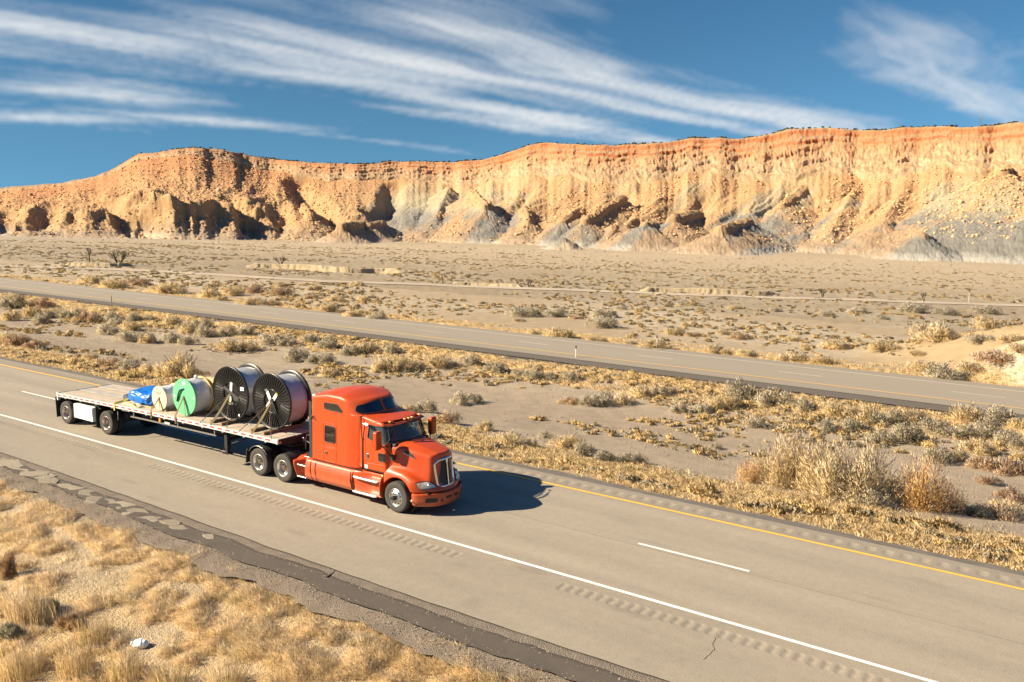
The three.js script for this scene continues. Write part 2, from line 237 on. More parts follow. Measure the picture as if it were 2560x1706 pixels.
  const line = (x0, x1, w, wd, name, m, lab, y = 0.004, zfn = zc) => { const nx = Math.max(2, Math.round((x1 - x0) / 0.6)); return structure(name, sheet(nx, 1, (a, b) => { const x = mix(x0, x1, a); const e = 0.006 * noise(x * 3, b * 9); return [x, typeof y === 'function' ? y(x) : y, zfn(x) + w + (b - 0.5) * -wd + e, x / 1.2, b * wd / 1.2]; }), m, lab); };
  line(-300, 60, 0, 0.125, 'edge_line', white, 'white edge line on the right of the near carriageway');
  line(-300, 60, YEL, 0.12, 'edge_line', yellow, 'yellow edge line on the median side of the near carriageway');
  for (let k = -18; k < 6; k++) { const x0 = -12.38 + k * 12; line(x0, x0 + 3.45, -LW, 0.105, 'lane_dash', white, k === 0 ? 'white lane dash ahead of the orange truck' : k === -3 ? 'white lane dash at the tail of the flatbed trailer' : 'white lane dash on the near carriageway'); }
  line(-300, 60, -LW + 0.19, 0.018, 'pavement_joint', mat(0.13, 0.115, 0.1, 1), 'dark paving joint beside the lane dashes', 0.003);
  { // loose stones along both sides of the dark strip
    const q = rng(71), stones = [], sc = []; for (let i = 0; i < 9000; i++) { const x = mix(-45, -5, q()), e = q() < 0.5 ? PAVE_R(x) + 0.02 + 0.5 * q() ** 1.5 : e2(x) + (q() - 0.25) * 0.9, z = e + zc(x), s = 0.006 + 0.016 * q() ** 3; stones.push(M4(x, Math.max(ground(x, z) + 0.02, -0.05) + 0.01, z, q() * 6, s, s * 0.7)); const v = 0.75 + 0.6 * q(); sc.push(new THREE.Color().setRGB(0.3 * v, 0.25 * v, 0.195 * v)); }
    inst('loose_stones', new THREE.IcosahedronGeometry(1, 0), new THREE.MeshStandardMaterial({ roughness: 1, flatShading: true }), stones, sc, 'loose gravel stones scattered along the crumbling pavement edge', 'gravel');
  }
  // sealed cracks and stray marks in the shoulder
  const r = rng(5), crackMat = mat(0.05, 0.045, 0.04, 1);
  const crack = (pts, wd, lab) => { const g = []; for (let i = 0; i < pts.length - 1; i++) { const [x0, w0] = pts[i], [x1, w1] = pts[i + 1]; const n = 6; for (let k = 0; k < n; k++) { const f = (t) => [mix(x0, x1, t) + 0.03 * noise(i * 7 + t * 9, w0 * 5), mix(w0, w1, t) + 0.03 * noise(i * 5 + t * 8, x0 * 3)]; const a = f(k / n), b = f((k + 1) / n); const L = Math.hypot(b[0] - a[0], b[1] - a[1]); g.push(box(L + 0.01, 0.004, wd * (0.6 + 0.6 * r()), (a[0] + b[0]) / 2, 0.003, (a[1] + b[1]) / 2 + zc(a[0]), 0, -Math.atan2(b[1] - a[1], b[0] - a[0]))); } } structure('pavement_crack', merge(g), crackMat, lab); };
  crack([[-8.0, 0.95], [-7.95, 1.25], [-7.8, 1.5], [-7.78, 2.1]], 0.012, 'thin crack across the near shoulder');
  const q1 = hit(775, 1303, () => 0), q2 = hit(750, 1325, () => 0);
  { const g = [[q1.x, q1.z], [mix(q1.x, q2.x, 0.5) + 0.05, mix(q1.z, q2.z, 0.5)], [q2.x, q2.z]]; const gg = []; for (let i = 0; i < 2; i++) { const a = g[i], b = g[i + 1]; gg.push(box(Math.hypot(b[0] - a[0], b[1] - a[1]) + 0.03, 0.02, 0.035, (a[0] + b[0]) / 2, -0.018, (a[1] + b[1]) / 2, 0, -Math.atan2(b[1] - a[1], b[0] - a[0]))); } structure('pavement_crack', merge(gg), crackMat, 'short black crack in the dark asphalt strip'); }

  // far carriageway
  const farCol = (x, w) => { let v = 0.265 + 0.02 * fbm(x * 0.04, w * 0.8, 3); if (Math.abs(w) > 3.3) v *= 0.93; return [v, v * 0.875, v * 0.71]; };
  const nx = 260;
  structure('road', sheet(nx, 16, (a, b) => { const x = mix(-300, 60, a), w = mix(5.2, -4.9, b); return [x, yf(x), zf(x) + w, x / 2.2, w / 2.2, ...farCol(x, w)]; }, true), roadMat, 'far asphalt carriageway beyond the median');
  structure('road_edge', sheet(nx, 3, (a, b) => { const x = mix(-300, 60, a), w = mix(6.6 + 0.3 * noise(x * 0.2, 3), 5.2, b); return [x, yf(x) - 0.02 - 0.09 * (1 - b), zf(x) + w, x / 2.2, w / 2.2, 0.1, 0.085, 0.072]; }, true), roadMat, 'dark gravel bank beside the far carriageway');
  const faded = paint(0.52, 0.48, 0.41, 0.3);
  line(-300, 60, -3.1, 0.12, 'edge_line', faded, 'white edge line of the far carriageway', (x) => yf(x) + 0.004, zf);
  line(-300, 60, 3.1, 0.12, 'edge_line', yellow, 'yellow edge line of the far carriageway', (x) => yf(x) + 0.004, zf);
  for (let k = 0; k < 13; k++) { const x0 = -122.3 + k * 12.19 - 24; line(x0, x0 + 3.3, 0, 0.1, 'lane_dash', faded, 'white lane dash on the far carriageway', (x) => yf(x) + 0.004, zf); }
}
// ---------------------------------------------------------------- the book cliffs: a mesa front surveyed along its strike
const arc = (pts) => interp(pts.map(([px, v]) => [azim(px), v]));
const AZ0 = azim(0), AZ1 = azim(2353);
const footPx = arc([[-300, 535], [0, 543], [200, 548], [420, 552], [640, 553], [760, 556], [900, 556], [1100, 560], [1300, 568], [1500, 574], [1800, 580], [2000, 586], [2353, 600], [2600, 606]].map(([p, v]) => [p, v]));
const crestPx = arc([[-300, 452], [-80, 447], [0, 440], [50, 430], [140, 424], [230, 405], [275, 385], [330, 354], [400, 347], [452, 340], [520, 346], [580, 358], [640, 368], [720, 374], [780, 376], [850, 377], [900, 372], [960, 371], [1040, 373], [1110, 367], [1160, 352], [1210, 333], [1260, 327], [1330, 333], [1400, 333], [1470, 331], [1520, 326], [1580, 317], [1640, 316], [1690, 319], [1750, 309], [1800, 297], [1850, 296], [1890, 293], [1940, 299], [2000, 301], [2060, 293], [2130, 291], [2200, 293], [2260, 288], [2353, 278], [2600, 262]]);
const wallFrac = arc([[-300, 0.05], [200, 0.06], [440, 0.09], [600, 0.16], [720, 0.2], [850, 0.24], [960, 0.3], [1100, 0.33], [1300, 0.38], [1600, 0.4], [1900, 0.42], [2353, 0.4], [2600, 0.4]]);   // share of the relief that stands as a wall
const benchAmt = arc([[-300, 1], [0, 1], [600, 1], [700, 0.75], [800, 0.3], [950, 0], [1100, 0.15], [1200, 0.5], [1400, 0.55], [1480, 0.2], [1600, 0.12], [1750, 0.3], [1830, 0.1], [2353, 0]]);
const depthOf = arc([[-300, 230], [0, 220], [300, 190], [500, 165], [700, 140], [900, 125], [1100, 118], [1400, 112], [1700, 108], [2000, 104], [2353, 98], [2600, 95]]);
const pxOf = (() => { const t = []; for (let p = -400; p <= 2800; p += 20) t.push([azim(p), p]); return interp(t); })();
const colCache = new Map();
function column(a) {
  const key = Math.round(a * 2e4); let c = colCache.get(key); if (c) return c;
  const ca = Math.sin(a), cb = -Math.cos(a), p = pxOf(a);
  // foot: where the sight line to the foot meets the plain
  const d = sight(p, footPx(a)), sl = d.y / Math.hypot(d.x, d.z);
  let r0 = 380; for (let i = 0; i < 12; i++) r0 = mix(r0, (plain(ca * r0, CZ + cb * r0) - CY) / sl, 0.7);
  const hf = plain(ca * r0, CZ + cb * r0);
  const s = a * 420;                                        // metres along the strike
  const alc = 10 * fbm(s * 0.016 + 4, 1.5, 3) + 0.6 * noise(s * 0.07, 4) + 0.3 * noise(s * 0.23, 8);
  const rc = r0 + depthOf(a) + alc;
  const hc = heightAt(p, crestPx(a), r0 + depthOf(a)) + 0.5 * noise(s * 0.12, 3) + 0.25 * noise(s * 0.6, 7);
  const wf = wallFrac(a) * (1 + 0.22 * noise(s * 0.03, 77) + 0.16 * noise(s * 0.11, 71) + 0.06 * noise(s * 0.4, 72)), hw = (hc - hf) * wf, run = 6 + hw * 0.75;
  c = { ca, cb, r0, hf, rc, hc, hb: hc - hw, rb: rc - run, s, a, p, bench: benchAmt(a) };
  colCache.set(key, c); return c;
}
// free-standing cones and spurs in front of the wall: [peak px, peak py, metres behind the foot, back px, metres back, back py, steepness, cap]
const spurs = [
  [2290, 384, 66, 2312, 98, 370, 0.5, 2], [2345, 506, 14, 2370, 60, 440, 0.42, 0], [2215, 516, 16, 2240, 66, 440, 0.44, 0.6], [2112, 531, -18, 2122, 6, 540, 0.56, 1.0],
  [1652, 519, -18, 1712, 24, 500, 0.52, 1.4], [1542, 492, 14, 1600, 46, 482, 0.58, 2.2], [1480, 508, 4, 1510, 24, 508, 0.56, 1.0], [1296, 545, -22, 1300, -18, 552, 0.6, 0.3],
  [1116, 464, 26, 1085, 60, 432, 0.66, 2.4], [1345, 496, 20, 1425, 56, 446, 0.66, 2.0], [1215, 500, 20, 1205, 46, 474, 0.64, 1.4], [1290, 500, 22, 1330, 46, 474, 0.62, 1.2],
  [788, 511, -14, 826, 10, 508, 0.6, 2.2], [848, 512, 6, 880, 30, 505, 0.6, 1.2], [716, 488, 26, 700, 58, 464, 0.66, 1.8],
  [1790, 464, 48, 1840, 78, 420, 0.58, 1.3], [1715, 480, 46, 1740, 78, 446, 0.58, 1.0], [1905, 535, 12, 1955, 76, 425, 0.5, 0.2], [2020, 510, 18, 2070, 76, 425, 0.5, 0.2], [1000, 500, 32, 1030, 86, 430, 0.55, 0.2],
].map(([px, py, back, bx, bb, by, k, cap]) => { const A = azim(px), B = azim(bx), a = column(A), b = column(B), ra = a.r0 + back, rb = b.r0 + bb; return { x: a.ca * ra, z: CZ + a.cb * ra, h: heightAt(px, py, ra), x2: b.ca * rb, z2: CZ + b.cb * rb, h2: heightAt(bx, by, rb), k, cap }; });
// washes cut into the slopes: [upper px, share of the slope, lower px, share, depth, half width]
const washes = [[686, 0.95, 772, 0.1, 12, 7], [640, 0.4, 660, 0.1, 7, 5], [530, 0.45, 590, 0.08, 9, 6], [330, 0.3, 350, 0.05, 8, 5], [250, 0.42, 330, 0.06, 9, 6], [905, 0.9, 880, 0.5, 7, 6], [850, 0.5, 905, 0.2, 6, 6], [1215, 0.85, 1180, 0.55, 6, 4.5], [1432, 0.8, 1400, 0.35, 10, 6], [1165, 0.5, 1180, 0.15, 8, 5], [1835, 0.85, 1800, 0.45, 9, 6], [1965, 0.9, 1920, 0.5, 9, 5.5], [1880, 0.6, 1875, 0.2, 5, 4], [2030, 0.7, 1990, 0.2, 4, 3.5], [1620, 0.75, 1590, 0.4, 4, 4], [2300, 0.95, 2285, 0.8, 4, 3], [120, 0.5, 90, 0.15, 6, 6], [20, 0.5, 30, 0.1, 8, 7]].map(([a, ta, b, tb, depth, wd]) => { const P = (p, t) => { const c = column(azim(p)), r = mix(c.r0, c.rb, t); return [c.ca * r, CZ + c.cb * r]; }; const [x, z] = P(a, ta), [x2, z2] = P(b, tb); return { x, z, x2, z2, depth, wd }; });
const shaleAmt = arc([[-300, 0], [640, 0.15], [700, 0.4], [760, 0.2], [900, 0.3], [960, 0.8], [1180, 1], [1230, 0.5], [1300, 0.7], [1420, 0.8], [1480, 0.25], [1560, 0.45], [1640, 0.5], [1720, 0.5], [1780, 0.85], [1840, 0.9], [1900, 0.7], [1990, 0.25], [2060, 0.3], [2120, 1], [2400, 1]]);
const cones = [[955, 565, -10, 0.4], [728, 566, -12, 0.42], [1268, 588, -30, 0.3], [2060, 582, -10, 0.3], [1150, 552, 2, 0.42], [1660, 590, -22, 0.22], [20, 536, 6, 0.5], [1420, 566, 0, 0.4]].map(([px, py, back, k]) => { const A = azim(px), a = column(A), r = a.r0 + back; return { x: a.ca * r, z: CZ + a.cb * r, h: heightAt(px, py, r), k }; });
const reach = (s) => { const R = ((Math.max(s.h, s.h2 ?? s.h)) + 9.5) / s.k * 1.5 + 8; return [Math.min(s.x, s.x2 ?? s.x) - R, Math.max(s.x, s.x2 ?? s.x) + R, Math.min(s.z, s.z2 ?? s.z) - R, Math.max(s.z, s.z2 ?? s.z) + R]; };
for (const s of [...spurs, ...cones]) { s.rel = Math.max(4, Math.max(s.h, s.h2 ?? s.h) + 8.8); s.q = 0.52 * s.k * s.k / (4 * s.rel); s.box = reach(s); }
function landform(c, r) {                                   // height and kind of ground at radius r in a column; kind: 0 plain, 1 talus, 2 wall, 3 top, 4 spur
  const x = c.ca * r, z = CZ + c.cb * r;
  let h, kind = 0, q = 0;
  const base = plain(x, z);
  if (r < c.r0) h = base + 0.25 * ss(30, 0, c.r0 - r);
  else if (r < c.rb) {
    const t = (r - c.r0) / (c.rb - c.r0);
    const slopeA = 0.13 * t + 0.87 * t ** 1.45;
    // a lower ledge of harder rock makes a bench
    const low = 0.44 + 0.03 * noise(c.s * 0.03, 9), bj = 0.2 + 0.035 * noise(c.s * 0.045, 3) + 0.02 * noise(c.s * 0.16, 6);
    const slopeB = t < bj ? low * 0.58 * (t / bj) ** 1.25 : t < bj + 0.05 ? low * (0.58 + 0.42 * ss(0, 1, (t - bj) / 0.05)) : low + (1 - low) * (0.1 * ss(bj + 0.05, 0.5, t) + 0.9 * ss(0, 1, Math.max(0, (t - 0.42) / 0.58) ** 1.1 * 0.5) * 2);
    const tt = mix(slopeA, slopeB, c.bench);
    h = mix(c.hf, c.hb, tt);
    const env = ss(0, 0.4, t) * ss(1, 0.75, t);
    // gullies run straight down the slope
    const shear = 0.5 * ss(750, 1200, c.p), wsx = c.s - shear * (r - c.r0) + 3 * noise(c.s * 0.02, r * 0.012) + 1.2 * noise(c.s * 0.06, r * 0.04);
    const g1 = ridged(wsx * 0.021 + 3, r * 0.004, 2) - 0.55, g2 = ridged(wsx * 0.075, r * 0.009 + 5, 2) - 0.55, g3 = ridged(wsx * 0.26, r * 0.03, 2) - 0.55;
    const lowFace = c.bench * ss(0.02, 0.1, t) * ss(0.36, 0.22, t);
    h += env * ((7 - 3 * ss(0.5, 0.9, t)) * g1 * (1 - 0.4 * lowFace) + 2.4 * g2 + 0.75 * g3) + lowFace * (5 * (ridged(wsx * 0.04 + 7, r * 0.01, 2) - 0.6) + 1.8 * g2 + 0.9 * g3);
    for (const s of washes) { const dx = s.x2 - s.x, dz = s.z2 - s.z, L = dx * dx + dz * dz, u = clamp(((x - s.x) * dx + (z - s.z) * dz) / L), d = Math.hypot(x - s.x - dx * u, z - s.z - dz * u) + 1.6 * noise(x * 0.09, z * 0.09) + 0.7 * noise(x * 0.3, z * 0.3); if (d < s.wd * 2.2) h -= s.depth * Math.exp(-((Math.max(0, d) / s.wd) ** 2.6)) * (0.6 + 0.4 * Math.sin(Math.PI * u)); }
    h = Math.max(h, base - 0.3);
    kind = 1; q = tt;
  } else if (r < c.rc) {
    const t = (r - c.rb) / (c.rc - c.rb);
    // stepped strata: two sheer bands with ledges between
    const wv = 0.05 * noise(c.s * 0.03, 31) + 0.02 * noise(c.s * 0.13, 37), tw = clamp(t + wv * Math.sin(Math.PI * t)); const st = 0.16 * ss(0, 0.1, tw) + 0.08 * ss(0.1, 0.26, tw) + 0.14 * ss(0.26, 0.32, tw) + 0.05 * ss(0.32, 0.44, tw) + 0.22 * ss(0.44, 0.55, tw) + 0.04 * ss(0.55, 0.66, tw) + 0.09 * ss(0.66, 0.7, tw) + 0.05 * ss(0.7, 0.82, tw) + 0.17 * ss(0.82, 0.93, tw);
    h = mix(c.hb, c.hc, mix(st, t, 0.25)); kind = 2; q = t;
  } else { const d = r - c.rc; h = c.hc + 0.02 * d + (1.1 * fbm(x * 0.03, z * 0.03, 3) - 0.2) * ss(0, 25, d); kind = 3; }
  for (const s of spurs) {
    if (x < s.box[0] || x > s.box[1] || z < s.box[2] || z > s.box[3]) continue;
    const dx = s.x2 - s.x, dz = s.z2 - s.z, L = dx * dx + dz * dz, t = clamp(((x - s.x) * dx + (z - s.z) * dz) / L);
    const px_ = x - s.x - dx * t, pz_ = z - s.z - dz * t, along = t * Math.sqrt(L) + (t <= 0 || t >= 1 ? 11 * Math.atan2(px_ * dz - pz_ * dx, px_ * dx + pz_ * dz) : 0);
    const wob = 1.6 * noise(x * 0.06, z * 0.06) + 0.5 * noise(x * 0.22, z * 0.22);
    const d = Math.max(0, Math.hypot(x - s.x - dx * t, z - s.z - dz * t) + wob * 0.6);
    let crest = mix(s.h, s.h2, t) + 0.7 * noise(x * 0.2, z * 0.2);
    const capR = 1.6 + 1.4 * (noise(x * 0.1 + 5, z * 0.1) + 0.6);
    const cap = s.cap * ss(capR + 0.9, capR, d);
    const top = crest - s.cap - s.k * d + s.q * d * d, share = clamp((top - base) / s.rel);
    const gul = Math.min(1, d / 6) * ss(0.02, 0.4, share) * (0.85 * (ridged(along * 0.11, d * 0.02 + s.x, 2) - 0.62) + 0.25 * (ridged(along * 0.4, d * 0.06, 1) - 0.6));
    const hh = top + gul + cap;
    if (hh > h) { h = hh; kind = cap > 0.3 ? 5 : 4; }
  }
  for (const s of cones) { if (x < s.box[0] || x > s.box[1] || z < s.box[2] || z > s.box[3]) continue; const d = Math.hypot(x - s.x, z - s.z); const hh = s.h - s.k * (Math.sqrt(d * d + 1.4) - 1.2) + 0.2 * Math.min(1, d / 4) * noise(x * 0.3, z * 0.3); if (hh > h) { h = hh; kind = 6; } }
  return { x, z, h, kind, q };
}
{
  const cols = []; const lo = AZ0 - 0.09, hi = AZ1 + 0.09, n = 1560;
  for (let i = 0; i <= 40; i++) cols.push(lo - 0.45 * (1 - i / 40)); for (let i = 1; i <= n; i++) cols.push(mix(lo, hi, i / n)); for (let i = 1; i <= 40; i++) cols.push(hi + 0.45 * i / 40);
  const nA = 92, nB = 210, nC = 74, nD = 26, rowsN = nA + nB + nC + nD, nc = cols.length;
  const P = new Float32Array(nc * rowsN * 3), C = new Float32Array(nc * rowsN * 3), UV = new Float32Array(nc * rowsN * 2), KIND = new Uint8Array(nc * rowsN), Q = new Float32Array(nc * rowsN);
  for (let i = 0; i < nc; i++) {
    const c = column(cols[i]);
    for (let j = 0; j < rowsN; j++) {
      let r;
      if (j < nA) { const u = j / nA; r = u < 0.5 ? 96 * ((c.r0 - 75) / 96) ** (u / 0.5) : mix(c.r0 - 75, c.r0, (u - 0.5) / 0.5); }
      else if (j < nA + nB) r = mix(c.r0, c.rb, (j - nA) / nB);
      else if (j < nA + nB + nC) r = mix(c.rb, c.rc, (j - nA - nB) / nC);
      else r = c.rc + 150 * ((j - nA - nB - nC) / (nD - 1)) ** 1.7;
      const o = landform(c, r), k = j * nc + i;
      let { x, z, h, kind } = o;
      if (kind === 2) {                                      // flutes and joints push the wall in and out
        const f = (1.5 * fbm(c.s * 0.08, h * 0.16, 3) + 0.8 * Math.max(0, noise(c.s * 0.19 + 5, h * 0.24))  + 0.55 * (ridged(c.s * 0.3, h * 0.12, 2) - 0.5) + 0.4 * noise(c.s * 1.0, h * 0.5) + 0.25 * noise(c.s * 2.3, h * 1.1)) * Math.sin(Math.PI * clamp(o.q * 1.05)) ** 0.4;
        x -= c.ca * f * 1.5; z -= c.cb * f * 1.5; h += 0.25 * noise(c.s * 0.5, h * 0.6);
      }
      if (kind === 1 || kind === 4 || kind === 5) h += 0.3 * noise(x * 0.7, z * 0.7) + 0.2 * noise(x * 1.7, z * 1.7) + (kind === 1 ? ss(1000, 500, c.p) * 0.8 * (ridged(x * 0.11, z * 0.11 + h * 0.05, 3) - 0.6) : 0);
      if (j < nA && r < 330) { const w = z - zc(x); if (z > zf(x) - 40 && z - 0 > -86 + zc(x)) h -= 1.2 * ss(-86, -80, w); }
      P[k * 3] = x; P[k * 3 + 1] = h; P[k * 3 + 2] = z; UV[k * 2] = x / 3.1 + h / 5; UV[k * 2 + 1] = z / 3.1 + h / 2.3; KIND[k] = kind; Q[k] = o.q;
    }
  }
  // colours of the beds by their height, and of loose rubble over them by slope
  const idx = [];
  for (let j = 0; j < rowsN - 1; j++) for (let i = 0; i < nc - 1; i++) { const a = j * nc + i; idx.push(a, a + 1, a + nc, a + 1, a + nc + 1, a + nc); }
  const g = new THREE.BufferGeometry(); g.setAttribute('position', new THREE.BufferAttribute(P, 3)); g.setAttribute('uv', new THREE.BufferAttribute(UV, 2)); g.setIndex(idx); g.computeVertexNormals();
  const Nn = g.attributes.normal.array;
  for (let j = 0; j < rowsN; j++) for (let i = 0; i < nc; i++) {
    const k = j * nc + i, c = column(cols[i]), x = P[k * 3], h = P[k * 3 + 1], z = P[k * 3 + 2], ny = Nn[k * 3 + 1], kind = KIND[k];
    const e = (h - c.hf) / (c.hc - c.hf) + 0.02 * noise(c.s * 0.02, 3) + 0.012 * noise(x * 0.1, z * 0.1);
    const left = ss(1000, 500, c.p);
    const red = [0.5, 0.165, 0.062], orange = [0.55, 0.265, 0.12], peach = [0.6, 0.36, 0.21], pale = [0.58, 0.405, 0.26], tan = [0.51, 0.335, 0.175], ochre = [0.45, 0.255, 0.115], shale = [0.235, 0.222, 0.195], sage = [0.4, 0.35, 0.24], chalk = [0.5, 0.47, 0.41];
    let cc;
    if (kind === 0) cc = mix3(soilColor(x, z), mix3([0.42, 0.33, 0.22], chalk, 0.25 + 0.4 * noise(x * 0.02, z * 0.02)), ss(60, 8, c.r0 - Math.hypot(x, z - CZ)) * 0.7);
    else if (kind === 3) cc = mix3([0.42, 0.29, 0.17], [0.34, 0.22, 0.12], 0.5 + 0.5 * noise(x * 0.09, z * 0.09));
    else if (kind === 6) cc = mix3(chalk, tan, 0.3 + 0.3 * noise(x * 0.2, z * 0.2));
    else {
      // bedrock column
      const beds = [[0, chalk], [0.06, shale], [0.25, shale], [0.34, sage], [0.5, mix3(sage, tan, 0.5)], [0.6, tan], [0.66, mix3(pale, tan, 0.5)], [0.7, mix3(pale, peach, 0.4)], [0.76, peach], [0.83, mix3(peach, orange, 0.5)], [0.87, orange], [0.895, red], [0.96, mix3(red, orange, 0.5)], [0.98, red], [1.02, mix3(tan, orange, 0.4)]];
      const wall = clamp((h - c.hb) / (c.hc - c.hb) + 0.09 * fbm(c.s * 0.035, h * 0.05, 3)), ee = wall > 0 && kind === 2 ? mix(0.62, 1, wall) : Math.min(e * 0.62 / Math.max(0.3, (c.hb - c.hf) / (c.hc - c.hf)), 0.66);
      let b = 0; while (b < beds.length - 2 && ee > beds[b + 1][0]) b++;
      cc = mix3(beds[b][1], beds[b + 1][1], clamp((ee - beds[b][0]) / (beds[b + 1][0] - beds[b][0])));
      const ledge = left * (0.5 + 0.5 * Math.sin(h * 1.9 + 3 * noise(c.s * 0.02, 1))) * 0.1;
      const layer = noise(h * 1.1 + 2 * noise(x * 0.01, z * 0.01), 5.5) * 0.5 + noise(h * 3.3, 2.2) * 0.35;
      if (kind === 2) { const str = 0.16 * layer + 0.09 * noise(c.s * 0.3, h * 0.12) + 0.14 * noise(c.s * 0.8, h * 0.5); cc = cc.map((v) => v * (1 + str)); cc = mix3(cc, [0.42, 0.27, 0.145], 0.85 * ss(0.5, 0.82, ny)); cc = mix3(cc, mix3(red, orange, 0.35), 0.4 * ss(0.0, 0.6, fbm(c.s * 0.12 + 9, h * 0.06, 3)) * ss(0.15, 0.6, wall)); }
      else {
        // rubble shed from above hides the shale except on bare smooth faces
        const rub = ss(-0.1, 0.22, fbm((c.s - 0.5 * ss(750, 1200, c.p) * (Math.hypot(x, z - CZ) - c.r0)) * 0.035 + 2, Math.hypot(x, z - CZ) * 0.012 + 3, 3) + 0.12 * noise(x * 0.2, z * 0.2) + (kind === 4 ? -0.04 : 0.06) + 0.3 * left + 0.42 * (1 - shaleAmt(c.a)) - 0.3 * ss(2070, 2150, c.p) * ss(0.62, 0.4, e));
        const rubble = mix3(mix3(tan, ochre, 0.5 + 0.5 * noise(x * 0.13, z * 0.13)), orange, clamp((e - 0.3) * 0.9 + 0.25 * noise(x * 0.05, z * 0.05)) * (1 - 0.4 * left));
        cc = mix3(cc, rubble, rub * (0.55 + 0.4 * ss(0.03, 0.3, e)));
        if (kind === 5) cc = mix3(cc, mix3(tan, ochre, 0.4), 0.8);
        if (left > 0) cc = mix3(cc, mix3([0.47, 0.285, 0.135], [0.45, 0.195, 0.082], ss(0.35, 0.9, e)), left * 0.72 * ss(0.04, 0.2, e));
        const str = ledge + 0.09 * layer + 0.12 * noise(x * 0.8, z * 0.8) + 0.08 * noise(c.s * 0.9, h * 0.12);
        cc = cc.map((v) => v * (1 + str));
      }
    }
    C[k * 3] = cc[0]; C[k * 3 + 1] = cc[1]; C[k * 3 + 2] = cc[2];
  }
  g.setAttribute('color', new THREE.BufferAttribute(C, 3));
  const rockTex = tex(512, 512, (i, j) => { const x = i / 512, y = j / 512; const v = 0.9 + 0.14 * noise(x * 12, y * 12, 12) + 0.14 * noise(x * 34, y * 34, 34) + 0.12 * noise(x * 90, y * 90, 90); return [v, v, v]; });
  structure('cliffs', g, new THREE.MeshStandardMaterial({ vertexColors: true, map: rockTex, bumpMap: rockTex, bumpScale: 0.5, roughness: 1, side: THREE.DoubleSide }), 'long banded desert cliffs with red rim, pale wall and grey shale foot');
  // fallen blocks on the slopes
  const r = rng(11), blocks = [], cols2 = [];
  for (let i = 0; i < 45000 && blocks.length < 14000; i++) {
    const a = mix(lo, hi, r()), c = column(a), t = r() ** 0.8, o = landform(c, mix(c.r0 - 4, c.rb + 1, t)), dens = fbm((c.s - 0.5 * ss(750, 1200, c.p) * (Math.hypot(o.x, o.z - CZ) - c.r0)) * 0.035 + 2, Math.hypot(o.x, o.z - CZ) * 0.012 + 3, 3) + 0.35 * ss(1000, 500, c.p);
    if (o.kind === 6 || r() > ss(-0.12, 0.25, dens)) continue;
    const sz = 0.18 + 0.75 * r() ** 4 + (r() < 0.03 ? 0.7 * r() : 0);
    blocks.push(M4(o.x, o.h + sz * 0.15, o.z, r() * 6, sz, sz * (0.6 + 0.5 * r()), r() * 0.8, r() * 0.8));
    const e = (o.h - c.hf) / (c.hc - c.hf), v = 0.85 + 0.4 * r(), q = mix3([0.5, 0.335, 0.185], [0.53, 0.3, 0.15], clamp(e + 0.3 * r())); cols2.push(new THREE.Color().setRGB(q[0] * v, q[1] * v, q[2] * v));
  }
  inst('rubble', new THREE.IcosahedronGeometry(1, 0), new THREE.MeshStandardMaterial({ roughness: 1, flatShading: true }), blocks, cols2, 'tan fallen blocks scattered over the slopes below the cliff wall', 'rubble');
  // low junipers on the rim
  const bushGeo = (() => { const gs = []; for (let i = 0; i < 16; i++) { const a = r() * 6.28, d = 0.5 * Math.sqrt(r()); gs.push(at(new THREE.IcosahedronGeometry(0.28 + 0.2 * r(), 0), Math.cos(a) * d, 0.25 + 0.5 * r(), Math.sin(a) * d)); } return merge(gs); })();
  const bushes = [];
  for (let i = 0; i < 9000 && bushes.length < 1500; i++) { const a = mix(lo, hi, r()), c = column(a), d = 60 * r() ** 2.2; if (r() > ss(250, 560, c.p) * (0.35 + ss(0, 0.3, noise(c.s * 0.05, 2)))) continue; const o = landform(c, c.rc + 0.5 + d); const sz = 0.45 + 0.75 * r() ** 2; bushes.push(M4(o.x, o.h - 0.05, o.z, r() * 6, sz)); }
  inst('juniper_scrub', bushGeo, mat(0.045, 0.05, 0.025, 1), bushes, null, 'dark juniper scrub dotting the far rim of the cliffs', 'scrub');
  // mast on the rim
  { const a = azim(2227), c = column(a), o = landform(c, c.rc + 14); const t = thing('radio_mast', 'thin mast standing alone on the rim of the cliffs at right', 'mast', [o.x, o.h - 0.4, o.z]); part('pole', cyl(0.12, 0.16, 6.2, 8, 0, 3.1, 0), mat(0.12, 0.11, 0.1, 0.8), t); part('antenna', [box(1.2, 0.5, 0.3, 0, 6.0, 0), box(0.2, 1.1, 0.2, 0.35, 5.6, 0)], mat(0.15, 0.14, 0.13, 0.7), t); }
}
